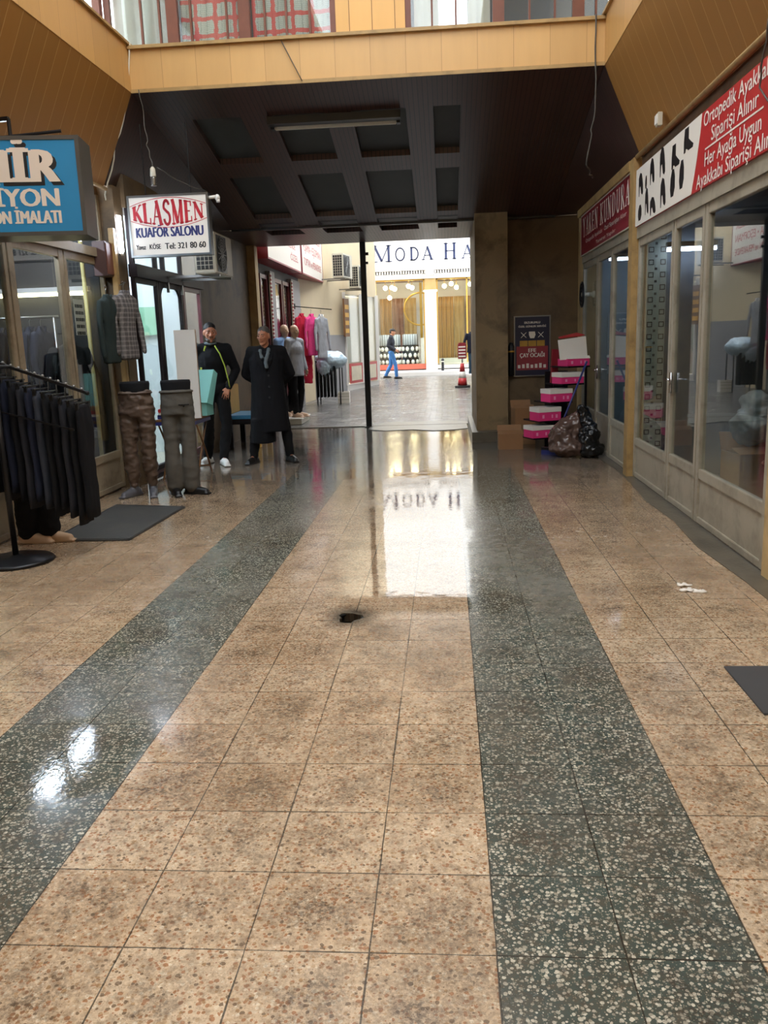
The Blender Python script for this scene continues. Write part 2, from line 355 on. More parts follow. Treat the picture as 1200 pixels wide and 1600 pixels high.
def evaluated(ob):
    _tmp.collection.objects.link(ob); vl = _tmp.view_layers[0]; vl.update(); dg = vl.depsgraph
    me = bpy.data.meshes.new_from_object(ob.evaluated_get(dg), depsgraph=dg)
    _tmp.collection.objects.unlink(ob); bpy.data.objects.remove(ob); return me
def fuse(mb, name, mat, parent=None, voxel=0.012, smooth=4, wrinkle=0, wscale=12, seed=0.0, loc=None, wdir=None):
    """melts the closed pieces of mb into ONE continuous surface"""
    ob = bpy.data.objects.new('t', mb.data('t', []))
    r = ob.modifiers.new('r', 'REMESH'); r.mode = 'VOXEL'; r.voxel_size = voxel
    if smooth: sm = ob.modifiers.new('s', 'SMOOTH'); sm.iterations = smooth; sm.factor = 0.5
    me = evaluated(ob); me.name = name
    if wrinkle:
        me.update(); nn = [v.normal.copy() for v in me.vertices]; sc = Vector(wdir) if wdir else Vector((1, 1, 1))
        for v, n in zip(me.vertices, nn):
            p = Vector((v.co.x*sc.x, v.co.y*sc.y, v.co.z*sc.z))*wscale + Vector((seed, seed, seed))
            v.co += n*wrinkle*noise.fractal(p, 0.8, 2.0, 3)
    for m in (mat if isinstance(mat, (list, tuple)) else [mat]): me.materials.append(M[m] if isinstance(m, str) else m)
    for p in me.polygons: p.use_smooth = True
    o = bpy.data.objects.new(name, me); COL.objects.link(o)
    if parent: o.parent = parent
    if loc: o.location = loc
    return o
def txt(s, size, bold=0.0, extrude=0.0, sx=1.0, align='CENTER', space=1.0):
    cu = bpy.data.curves.new('t', 'FONT'); cu.body = s; cu.size = size; cu.offset = bold; cu.extrude = extrude; cu.align_x = align
    cu.space_character = space; cu.resolution_u = 3
    ob = bpy.data.objects.new('t', cu); me = evaluated(ob); bpy.data.curves.remove(cu)
    if sx != 1.0:
        for v in me.vertices: v.co.x *= sx
    return me
def fit(s, w, h, bold=0.0, extrude=0.001):
    """lettering scaled to width w and capital height h, centred on the origin, baseline at 0"""
    me = txt(s, 1.0, bold, 0); H = txt('H', 1.0, bold, 0)
    xs = [v.co.x for v in me.vertices]; ys = [v.co.y for v in H.vertices]
    kx, ky = w/(max(xs)-min(xs)), h/(max(ys)-min(ys)); cx = (max(xs)+min(xs))/2
    for v in me.vertices: v.co = ((v.co.x-cx)*kx, (v.co.y-min(ys))*ky, v.co.z)
    return me
def face(o, xd, yd):
    xd, yd = Vector(xd).normalized(), Vector(yd).normalized(); z = xd.cross(yd)
    return Matrix(((xd.x, yd.x, z.x, o[0]), (xd.y, yd.y, z.y, o[1]), (xd.z, yd.z, z.z, o[2]), (0, 0, 0, 1)))
def thing(name, label, cat, loc=(0, 0, 0), rotz=0, group=None):
    o = bpy.data.objects.new(name, None); o.empty_display_size = 0.1; COL.objects.link(o); o.location = loc; o.rotation_euler = (0, 0, rotz)
    return tag(o, label, cat, group)
def tag(o, label, cat, group=None, kind=None):
    o['label'] = label; o['category'] = cat
    if group: o['group'] = group
    if kind: o['kind'] = kind
    return o
def struct(o, label=None):
    o['kind'] = 'structure'
    if label: o['label'] = label
    return o
def copy_tree(o, parent=None):
    c = o.copy(); COL.objects.link(c)
    if parent: c.parent = parent
    for ch in list(o.children): copy_tree(ch, c)
    return c
def B(*a):
    mb = MB(); mb.box(*a); return mb
# ================================================================= SETTING
XR, XL, XS = 2.0, -3.73, -3.5            # right shop fronts, left shop front, salon front
YB = 9.2                                 # the beam that closes the open court
def cz(y): return 4.18 - 0.225*(y-9.2) if y < 13.2 else 3.28
# floor with the hole of the drain cut out
bm = bmesh.new()
outer = [bm.verts.new(p) for p in ((-3.95, -4, 0), (2.06, -4, 0), (2.06, 15.55, 0), (-3.95, 15.55, 0))]
hole = []
for k in range(14):
    a = 2*PI*k/14; r = 0.058*(1+0.22*math.sin(3*a+1)+0.12*math.cos(5*a)); hole.append(bm.verts.new((-0.588+r*1.15*math.cos(a), 4.58+r*1.5*math.sin(a), 0)))
es = [bm.edges.new((L[i], L[(i+1) % len(L)])) for L in (outer, hole) for i in range(len(L))]
bmesh.ops.triangle_fill(bm, use_beauty=True, use_dissolve=False, edges=es)
hp = [v.co.copy() for v in hole]
ring2 = [bm.verts.new((p.x, p.y, -0.05)) for p in hp]
for k in range(14): bm.faces.new((hole[k], hole[(k+1) % 14], ring2[(k+1) % 14], ring2[k]))
for f in bm.faces:
    f.normal_update()
    if abs(f.normal.z) > 0.9 and f.normal.z < 0: f.normal_flip()
me = bpy.data.meshes.new('floor'); bm.to_mesh(me); bm.free(); me.materials.append(M['floor'])
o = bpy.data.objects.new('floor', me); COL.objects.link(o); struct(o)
d = thing('floor_drain', 'open dark drain hole in the middle of the tiled floor with a sooty rim', 'drain', (-0.588, 4.58, 0))
mb = MB(); mb.loft([(0, 0, -0.16, 0.03, 0.03), (0, 0, -0.12, 0.085, 0.10), (0, 0, -0.012, 0.10, 0.12), (0, 0, -0.012, 0.085, 0.105), (0, 0, -0.10, 0.07, 0.09), (0, 0, -0.14, 0.02, 0.02)]); mb.build('pit', 'black', d, True)
mb = MB(); mb.tube([(0.075*math.cos(a), 0.10*math.sin(a), -0.012) for a in [2*PI*k/20 for k in range(21)]], 0.008); mb.build('rim', 'black_metal', d, True)
mb = MB()
for k in range(3): mb.bar((-0.07, -0.05+0.05*k, -0.06), (0.07, -0.05+0.05*k, -0.06), 0.012, 0.012)
mb.build('grate', 'steel', d)
# right gutter
gl = [(1.84, -4), (1.84, 5.2), (1.80, 6.1), (1.86, 7.0), (1.83, 7.9), (1.90, 8.8), (1.93, 9.7), (1.90, 10.6), (1.94, 11.6), (1.92, 12.8), (2.02, 12.8), (2.02, -4)]
mb = MB(); mb.prism(gl, Matrix.Translation((0, 0, 0.0005)), 0.006); struct(mb.build('trim_gutter', 'concrete'))
# street beyond, rising a little
SL = 0.0145
def gz(y): return SL*(y-15.5)
mb = MB(); mb.slab([(-9, 15.55, 0.0), (8, 15.55, 0.0), (8, 33.2, gz(33.2)), (-9, 33.2, gz(33.2))], (0, 0, -1), 0.1); struct(mb.build('ground_street', 'cobble'))
mb = MB(); mb.box(-3.5, 0.45, 15.47, 15.53, -0.01, 0.012); struct(mb.build('trim_threshold', 'concrete'))
mb = MB(); mb.prism([(-1.38, 14.85), (-1.1, 14.62), (-0.62, 14.70), (-0.25, 14.45), (0.12, 14.52), (0.34, 14.7), (0.34, 15.45), (0.42, 15.9), (0.1, 16.2), (-0.3, 16.75), (-0.75, 16.5), (-1.15, 16.4), (-1.3, 15.9), (-1.42, 15.46), (-1.44, 15.1)], Matrix.Translation((0, 0, 0.001)), 0.008); struct(mb.build('trim_cement_patch', 'patch'))
mb = MB(); mb.slab([(-9, 31.3, gz(31.3)), (8, 31.3, gz(31.3)), (8, 33.2, gz(33.2)), (-9, 33.2, gz(33.2))], (0, 0, 1), 0.13); struct(mb.build('trim_pavement', plain('pale_kerb_stone', '#c9c6c2', 0.3, var=0.1, vs=3)))

# --- walls of the court and the passage
def wall(name, mat, *boxes):
    mb = MB()
    for b in boxes: mb.box(*b)
    return struct(mb.build(name, mat))
wall('wall_right_head', 'brown_wall', (2.02, 2.2, 4.6, 9.24, 2.6, 3.3))
wall('wall_right_near', 'room_dark', (2.0, 2.3, -4, 4.6, 0, 3.3))
wall('wall_right', 'plaster', (2.0, 2.3, 4.6, 5.32, 0, 3.3), (2.02, 2.2, 9.24, 13.3, 2.64, 3.3), (2.0, 2.2, 12.82, 13.3, 0, 3.3), (1.98, 2.03, 4.95, 5.33, 0, 2.5))
wall('wall_right_upper', 'upper', (2.02, 2.25, -4, 9.7, 3.3, 7.6))
wall('wall_left', 'brown_wall', (-3.98, -3.74, -4, 4.6, 0, 3.3), (-3.98, -3.565, 9.30, 9.555, 0, 3.3), (-3.98, -3.74, 4.6, 9.3, 3.2, 3.3), (-3.75, -3.5, 12.15, 15.5, 0, 3.4), (-3.75, -3.52, 9.53, 12.2, 3.1, 3.45))
wall('wall_left_upper', 'upper', (-3.9, -3.64, -4, 8.4, 3.3, 4.62), (-3.9, -3.64, -4, 5.6, 4.62, 7.6), (-3.9, -3.64, 5.6, 9.7, 6.2, 7.6))
wall('ceiling_added_light_cut', 'upper', (-3.95, -2.4, -4.3, 9.95, 7.6, 7.75), (0.8, 2.3, -4.3, 9.95, 7.6, 7.75), (-2.4, 0.8, -4.3, -2.2, 7.6, 7.75), (-2.4, 0.8, 8.4, 9.95, 7.6, 7.75))  # unseen slotted cover, added to cut the sky light reaching the court
wall('wall_back', 'upper', (-4, 2.3, -4.3, -4.0, 0, 7.6))
wall('wall_passage_back', 'brown_wall', (0.9, 2.2, 13.28, 15.5, 0, 3.6))
wall('wall_pillar', 'pillar_wall', (0.44, 0.92, 12.95, 15.45, 0, 3.5))
wall('trim_pillar_step', 'concrete', (0.36, 0.80, 12.70, 15.45, 0, 0.15))
wall('trim_left_post', 'plaster', (-3.5, -3.36, 15.2, 15.44, 0, 3.28))
wall('trim_right_post', 'tan', (1.94, 2.03, 9.25, 9.43, 0, 3.3))
wall('trim_passage_right', 'tan', (1.93, 2.04, 9.43, 12.95, 3.20, 3.30))
wall('wall_front', 'upper', (-3.9, 2.25, 9.72, 9.95, 6.3, 7.6), (-3.9, 2.25, 15.3, 15.5, 3.38, 8.0))
# --- soffits, fascias and the beam
mb = MB(); mb.slab([(1.62, -4, 4.18), (2.0, -4, 3.30), (2.0, 9.22, 3.30), (1.62, 9.22, 4.18)], (0.92, 0, 0.38), 0.05); struct(mb.build('ceiling_soffit_right', 'tan_y'))
mb = MB(); mb.slab([(-3.22, -4, 4.18), (-3.63, -4, 3.26), (-3.63, 9.22, 3.26), (-3.22, 9.22, 4.18)], (-0.92, 0, 0.38), 0.05); struct(mb.build('ceiling_soffit_left', 'tan_y'))
wall('trim_fascia_right', 'tan_fy', (1.62, 1.70, -4, 9.5, 4.17, 4.62))
wall('trim_fascia_left', 'tan_fy', (-3.30, -3.22, -4, 9.5, 4.17, 4.62))
wall('trim_beam', 'tan_x', (-3.22, 1.62, 9.2, 9.5, 4.18, 4.58))
wall('trim_beam_cap', 'tan', (-3.26, 1.66, 9.16, 9.72, 4.58, 4.612), (-3.22, 1.62, 9.185, 9.20, 4.165, 4.20))
wall('trim_gallery_cap_left', 'tan', (-3.66, -3.19, -4, 9.3, 4.62, 4.645)); wall('trim_gallery_cap_right', 'tan', (1.59, 2.05, -4, 9.3, 4.62, 4.645))
mb = MB(); mb.tube([(1.975, -4, 3.30), (1.97, 9.24, 3.30)], 0.024); struct(mb.build('trim_soffit_right', 'tan', None, True))
mb = MB(); mb.tube([(-3.62, -4, 3.25), (-3.61, 9.24, 3.25)], 0.02); struct(mb.build('trim_soffit_left', 'tan', None, True))
# --- dark ribbed passage ceiling with recessed coffers
CX = [(-2.78, -2.23), (-1.88, -1.30), (-1.0, -0.40), (-0.10, 0.20)]; CY = [(9.83, 10.97), (11.37, 12.80), (12.97, 13.97)]
xs = sorted({-3.24, 1.64} | {v for c in CX for v in c}); ys = sorted({9.2, 13.2, 15.5} | {v for c in CY for v in c})
ys2 = ys
mb = MB(); up = 0.07
def inside(v, L): return any(a-1e-6 <= v <= b+1e-6 for a, b in L)
for xa, xb in zip(xs, xs[1:]):
    for ya, yb in zip(ys2, ys2[1:]):
        if inside((xa+xb)/2, CX) and inside((ya+yb)/2, CY): continue
        mb.mi = 0; mb.quad((xa, ya, cz(ya)), (xb, ya, cz(ya)), (xb, yb, cz(yb)), (xa, yb, cz(yb)))
for xa, xb in CX:
    for ya, yb in CY:
        L = [y for y in ys2 if ya <= y <= yb]
        mb.mi = 1
        for a, b in zip(L, L[1:]): mb.quad((xa, a, cz(a)+up), (xb, a, cz(a)+up), (xb, b, cz(b)+up), (xa, b, cz(b)+up))
        mb.mi = 0
        for a, b in zip(L, L[1:]):
            for x in (xa, xb): mb.quad((x, a, cz(a)), (x, b, cz(b)), (x, b, cz(b)+up), (x, a, cz(a)+up))
        for y in (ya, yb): mb.quad((xa, y, cz(y)), (xb, y, cz(y)), (xb, y, cz(y)+up), (xa, y, cz(y)+up))
struct(mb.build('ceiling', ['rib', 'coffer']))
mb = MB()
for x0, x1 in ((1.62, 2.02), (-3.22, -3.62)):
    n, m_ = 24, 8
    P = [[mb.bm.verts.new((x0+(x1-x0)*j/m_, 9.2+4.0*k/n, cz(9.2+4.0*k/n)*(1-j/m_)+3.29*j/m_)) for j in range(m_+1)] for k in range(n+1)]
    for k in range(n):
        for j in range(m_): mb.bm.faces.new((P[k][j], P[k+1][j], P[k+1][j+1], P[k][j+1]))
    mb.quad((x0, 13.2, 3.28), (x0, 15.5, 3.28), (x1, 15.5, 3.285), (x1, 13.2, 3.285))
struct(mb.build('ceiling_passage_sides', 'rib_y', None, True))
wall('ceiling_back_slab', 'room_dark', (-3.9, 2.3, 9.5, 15.5, 4.35, 4.5))
mb = MB(); mb.box(-3.24, 1.64, 13.16, 13.24, 3.262, 3.30); struct(mb.build('trim_ceiling_kink', 'black'))
# --- shop-front bays:  side maps (u along y, d into the shop, z)
def sbox(mb, side, u0, u1, d0, d1, z0, z1):
    X, s = {'R': (XR, 1), 'L': (XL, -1), 'S': (XS, -1)}[side]
    mb.box(min(X+s*d0, X+s*d1), max(X+s*d0, X+s*d1), u0, u1, z0, z1)
def bay(name, side, u0, u1, zb, zt, mat, panel=None, stile=0.06, rail=0.08, handle=None, dark_seam=True):
    """window or glazed door: frame, pane, and a solid panel below"""
    root = bpy.data.objects.new(name, None); COL.objects.link(root); root['kind'] = 'structure'
    z0 = 0.02
    mb = MB()
    sbox(mb, side, u0, u0+stile, 0.0, 0.05, z0, zt); sbox(mb, side, u1-stile, u1, 0.0, 0.05, z0, zt)
    sbox(mb, side, u0+stile, u1-stile, 0.003, 0.047, zt-rail, zt); sbox(mb, side, u0+stile, u1-stile, 0.003, 0.047, zb-rail, zb)
    sbox(mb, side, u0+stile, u1-stile, 0.003, 0.047, z0, z0+0.05)
    mb.build('frame', mat, root, bevel=0.004)
    mb = MB(); sbox(mb, side, u0+stile, u1-stile, 0.022, 0.028, zb, zt-rail); mb.build('pane', 'glass', root)
    mb = MB(); sbox(mb, side, u0+stile, u1-stile, 0.018, 0.035, z0+0.05, zb-rail); mb.build('base_panel', panel or mat, root)
    if handle:
        X, s = {'R': (XR, -1), 'L': (XL, 1), 'S': (XS, 1)}[side]; u, z = handle
        mb = MB(); mb.box(min(X, X+s*0.012), max(X, X+s*0.012), u-0.02, u+0.02, z-0.09, z+0.09)
        mb.cyl((X, u, z+0.03), (X+s*0.055, u, z+0.03), 0.01); mb.cyl((X+s*0.05, u, z+0.03), (X+s*0.05, u-0.11 if side == 'R' else u+0.11, z+0.03), 0.009)
        mb.build('handle', 'chrome', root, True)
    return root
bay('window_1', 'R', 7.84, 9.22, 0.44, 2.5, 'frame_r')
bay('door_1', 'R', 6.93, 7.82, 0.46, 2.5, 'frame_r', handle=(7.75, 1.10))
bay('window_2', 'R', 5.36, 6.91, 0.46, 2.5, 'frame_r', stile=0.075)
wall('trim_rail_right', 'frame_r', (1.985, 2.06, 5.34, 9.24, 2.5, 2.62))
wall('trim_jamb_right', 'frame', (1.985, 2.06, 4.98, 5.35, 2.5, 2.62))
bay('window_3', 'R', 9.44, 10.62, 0.52, 2.55, 'frame_r'); bay('door_2', 'R', 10.64, 11.62, 0.52, 2.55, 'frame_r', handle=(11.5, 1.05)); bay('window_4', 'R', 11.64, 12.82, 0.52, 2.55, 'frame_r')
wall('trim_rail_passage', 'frame_r', (1.985, 2.06, 9.43, 12.82, 2.55, 2.64))
bay('window_5', 'L', 4.6, 7.18, 0.44, 2.54, 'frame'); bay('door_3', 'L', 7.2, 8.28, 0.16, 2.54, 'frame', stile=0.10, handle=(7.3, 1.05)); bay('window_6', 'L', 8.3, 9.3, 0.44, 2.54, 'frame', stile=0.05)
wall('trim_rail_left', 'frame', (-3.79, -3.70, 4.6, 9.3, 2.54, 2.63))
# transom lights of the left shop
root = bpy.data.objects.new('window_7', None); COL.objects.link(root); struct(root)
mb = MB(); sbox(mb, 'L', 4.6, 9.3, 0.02, 0.026, 2.63, 3.2); mb.build('pane', 'glass', root)
mb = MB()
for u in (4.6, 6.2, 7.8, 9.25): sbox(mb, 'L', u, u+0.05, 0.0, 0.05, 2.63, 3.2)
mb.build('frame', 'frame', root)
# salon front
bay('window_8', 'S', 9.56, 10.34, 0.17, 2.36, 'dark_frame', stile=0.05, rail=0.06, panel='red_frame')
bay('door_4', 'S', 10.36, 11.30, 0.17, 2.36, 'dark_frame', stile=0.07, rail=0.06, panel='red_frame')
bay('window_9', 'S', 11.32, 12.18, 0.17, 2.36, 'red_frame', stile=0.09, rail=0.06)
wall('trim_rail_salon', 'dark_frame', (-3.56, -3.46, 9.55, 12.2, 2.36, 2.50))
root = bpy.data.objects.new('window_10', None); COL.objects.link(root); struct(root)
mb = MB(); sbox(mb, 'S', 9.56, 12.18, 0.02, 0.026, 2.5, 3.1); mb.build('pane', 'glass', root)
mb = MB()
for u in (9.56, 10.32, 10.6, 11.3, 12.13): sbox(mb, 'S', u, u+0.06, 0.0, 0.05, 2.5, 3.1)
mb.build('frame', 'dark_frame', root)
# arched head corners of the salon door
mb = MB()
for ua, ub, sg in ((10.43, 10.60, 1), (11.23, 11.06, -1)):
    pts = [(ua, 2.30), (ub, 2.30)] + [(ua + (ub-ua)*(1-math.sin(t)), 2.30-0.22*(1-math.cos(t))) for t in [PI/2*k/5 for k in range(1, 6)]]
    mb.slab([(XS-0.01, u, z) for u, z in pts], (-1, 0, 0), 0.03)
struct(mb.build('trim_salon_door', 'dark_frame'))
# --- shop interiors (each a room shell)
def room(name, x0, x1, y0, y1, zt, wallm, floorm='room_floor', ceilm='room_dark', open_x=None):
    t = 0.05; mb = MB()
    far = x1 if open_x == 'lo' else x0
    mb.box(far-t/2, far+t/2, y0, y1, 0, zt); mb.box(x0, x1, y0-t, y0, 0, zt); mb.box(x0, x1, y1, y1+t, 0, zt)
    struct(mb.build('wall_'+name, wallm)); struct(B(x0, x1, y0, y1, 0.0, 0.02).build('floor_'+name, floorm)); struct(B(x0, x1, y0, y1, zt, zt+0.05).build('ceiling_'+name, ceilm))
room('shoe_shop', 2.07, 5.2, 4.4, 9.18, 2.62, 'room_grey', open_x='lo')
room('passage_shop', 2.07, 4.8, 9.3, 12.9, 2.66, 'room_blue', open_x='lo')
room('clothes_shop', -7.2, -3.79, 4.4, 9.26, 3.22, 'shop_dark', open_x='hi')
room('salon', -6.4, -3.57, 9.5, 12.3, 3.12, 'room_white', 'offwhite', 'room_white', open_x='hi')
# --- upper windows over the beam
def upwin(n, x0, x1, frame_m, z0=4.612, z1=6.3, y=9.62, bars=(), fw=0.06):
    root = bpy.data.objects.new('window_%d' % n, None); COL.objects.link(root); struct(root)
    mb = MB(); mb.box(x0, x0+fw, y, y+0.07, z0, z1); mb.box(x1-fw, x1, y, y+0.07, z0, z1); mb.box(x0+fw, x1-fw, y, y+0.07, z0, z0+0.05); mb.box(x0+fw, x1-fw, y, y+0.07, z1-0.05, z1)
    for b in bars: mb.box(b-0.01, b+0.01, y+0.01, y+0.05, z0+0.05, z1-0.05)
    mb.build('frame', frame_m, root)
    mb = MB(); mb.box(x0+fw, x1-fw, y+0.03, y+0.036, z0+0.05, z1-0.05); mb.build('pane', 'glass', root)
    return root
upwin(11, -3.60, -2.86, 'brown_wood', bars=(-3.2, -3.0)); upwin(12, -2.86, -2.08, 'brown_wood', bars=(-2.66, -2.27)); upwin(13, -2.08, -1.10, 'brown_wood', bars=(-1.86, -1.63, -1.38))
wall('wall_front_panel', 'tan_wall', (-1.10, -0.37, 9.6, 9.75, 4.612, 6.3))
upwin(14, -0.37, 0.60, 'brown_wood', bars=(-0.09, 0.16)); upwin(15, 0.60, 1.42, 'brown_wood', bars=(0.92, 1.18)); upwin(16, 1.42, 2.02, 'brown_wood', bars=(1.6,))
wall('wall_upper_room', 'room_dark', (-3.6, 2.0, 11.2, 11.3, 4.5, 6.4), (-3.6, 2.0, 9.7, 11.3, 6.3, 6.4))
# gallery window on the left side
root = bpy.data.objects.new('window_17', None); COL.objects.link(root); struct(root)
mb = MB()
for u in (5.6, 6.8, 7.9, 8.62, 9.05, 9.56): mb.box(-3.70, -3.62, u, u+0.09, 4.645, 6.2)
mb.box(-3.70, -3.62, 5.6, 9.6, 6.12, 6.2); mb.box(-3.70, -3.62, 5.6, 9.6, 4.645, 4.70); mb.build('frame', 'brown_wood', root)
mb = MB(); mb.box(-3.67, -3.664, 5.6, 9.6, 4.7, 6.12); mb.build('pane', 'glass', root)
# ================================================================= CLOTH BEHIND THE UPPER WINDOWS
def red_fabric():
    t = NT('red_checked_cloth'); x, y, z = t.sep()
    u = t.math('FRACT', t.math('DIVIDE', x, 0.21)); v = t.math('FRACT', t.math('DIVIDE', z, 0.17))
    du = t.math('ABSOLUTE', t.math('SUBTRACT', u, 0.5)); dv = t.math('ABSOLUTE', t.math('SUBTRACT', v, 0.5))
    n = t.math('MULTIPLY', t.math('SUBTRACT', t.noise(28, 3), 0.5), 0.18)
    g = t.math('MAXIMUM', t.math('LESS_THAN', t.math('ADD', du, n), 0.10), t.math('LESS_THAN', t.math('ADD', dv, n), 0.12))
    star = t.math('LESS_THAN', t.math('ADD', t.math('ADD', du, dv), n), 0.27)
    g = t.math('MAXIMUM', g, star)
    cells = t.vor(55, None, 'DISTANCE_TO_EDGE', 0.2)['Distance']
    bg = t.mix(t.math('LESS_THAN', cells, 0.12), hx('#c8cbc6'), hx('#9da39f'))
    t.base(t.mix(t.math('MULTIPLY', g, 0.85), bg, hx('#d0484a'))); t.rough(0.8); return t.m
M['red_fabric'] = red_fabric()
M['white_fabric'] = plain('white_sheet', '#c9c6be', 0.8, var=0.14, vs=5, bump=0.3, bs=9)
def curtain(x0, x1, z0, z1, mat, label, y=9.74, amp=0.012, wl=0.16, seed=0, group=None, axis=0):
    mb = MB(); n = max(8, int((x1-x0)/0.025)); R = []
    for k in range(9):
        z = z0+(z1-z0)*k/8; r = []
        for i in range(n+1):
            x = x0+(x1-x0)*i/n; dd = y + amp*math.sin(2*PI*x/wl+seed+0.6*math.sin(3*z+seed)) + 0.5*amp*noise.noise((x*9, z*9, seed))
            r.append(mb.bm.verts.new((x, dd, z) if axis == 0 else (dd, x, z)))
        R.append(r)
    for A, Bq in zip(R, R[1:]):
        for i in range(n): mb.bm.faces.new((A[i], A[i+1], Bq[i+1], Bq[i]))
    me = mb.data('curtain', mat, True); o = bpy.data.objects.new('curtain', me); COL.objects.link(o)
    sol = o.modifiers.new('thickness', 'SOLIDIFY'); sol.thickness = 0.004
    return tag(o, label, 'curtain', group)
curtain(-3.54, -2.93, 4.64, 6.2, 'white_fabric', 'dirty white sheet hung behind the leftmost window above the yellow beam', wl=0.3, amp=0.02)
curtain(-2.79, -2.16, 4.64, 6.2, 'red_fabric', 'red checked cloth in the left one of the two red windows above the beam', seed=1)
curtain(-2.01, -1.17, 4.64, 6.2, 'red_fabric', 'red and grey checked cloth with folds in the wider red window beside the tan boards', seed=2.2)
curtain(5.8, 8.55, 4.75, 6.1, 'white_fabric', 'dirty white sheet behind the window above the left gallery', y=-3.70, wl=0.3, axis=1)
curtain(-0.28, -0.02, 4.64, 6.2, 'white_fabric', 'grey and white striped drape at the left edge of the bright upper window', wl=0.08, y=9.76)
curtain(0.28, 0.52, 4.64, 6.2, 'white_fabric', 'grey and white striped drape at the right edge of the bright upper window', wl=0.08, y=9.76)
# the bright upper window looks through to a lit room
o = B(-0.28, 0.52, 10.2, 10.24, 4.7, 5.6).build('light_panel', emit('lit_panel', '#f2f6ff', 2.6)); tag(o, 'glowing white light panel seen through the bright upper window above the beam', 'light')
p = thing('storage_box', 'small pale green box standing on the beam below the white sheet', 'box', (-3.06, 9.56, 4.612))
mb = MB(); mb.loft([(0, 0, 0, 0.07, 0.05), (0, 0, 0.10, 0.085, 0.055)], 20, 6); mb.build('box_body', plain('pale_green_plastic', '#a9ab86', 0.5), p)
mb = MB(); mb.loft([(0, 0, 0.10, 0.09, 0.06), (0, 0, 0.115, 0.09, 0.06)], 20, 6); mb.build('lid', 'offwhite', p)

# ================================================================= LETTERING
def sign(name, label, cat, c, xd, yd, w, h, depth, face_m, frame_m, fw=0.025):
    """flat sign: backing box (its front at c), thin frame; returns root and the matrix of its face"""
    Fm = face(c, xd, yd); root = bpy.data.objects.new(name, None); COL.objects.link(root); tag(root, label, cat)
    n = Fm.to_3x3() @ Vector((0, 0, 1)); root.location = Vector(c) - n*depth/2; off = Matrix.Translation(-root.location) @ Fm
    mb = MB(); mb.box(-w/2, w/2, -h/2, h/2, -depth, 0, off); mb.build('panel', face_m, root)
    if frame_m:
        mb = MB()
        for a in ((-w/2-fw, -w/2, -h/2-fw, h/2+fw), (w/2, w/2+fw, -h/2-fw, h/2+fw), (-w/2, w/2, -h/2-fw, -h/2), (-w/2, w/2, h/2, h/2+fw)):
            mb.box(a[0], a[1], a[2], a[3], -depth*1.02, 0.006, off)
        mb.build('frame', frame_m, root)
    return root, off
def letters(root, off, items, mat, name='lettering', z=0.0015, bold=0.0):
    """items: (string, x, baseline y, width, cap height)"""
    for s, x, y, w, h in items:
        mb = MB(); me = fit(s, w-2*bold*h, h, 0.0)
        for i, dx in enumerate((-1, -.5, 0, .5, 1) if bold else (0,)): mb.mesh(me, off @ Matrix.Translation((x+dx*bold*h, y+(i == 2)*bold*h*0.25, z+0.0002*i)))
        o = mb.build(name, mat, root)
    return o
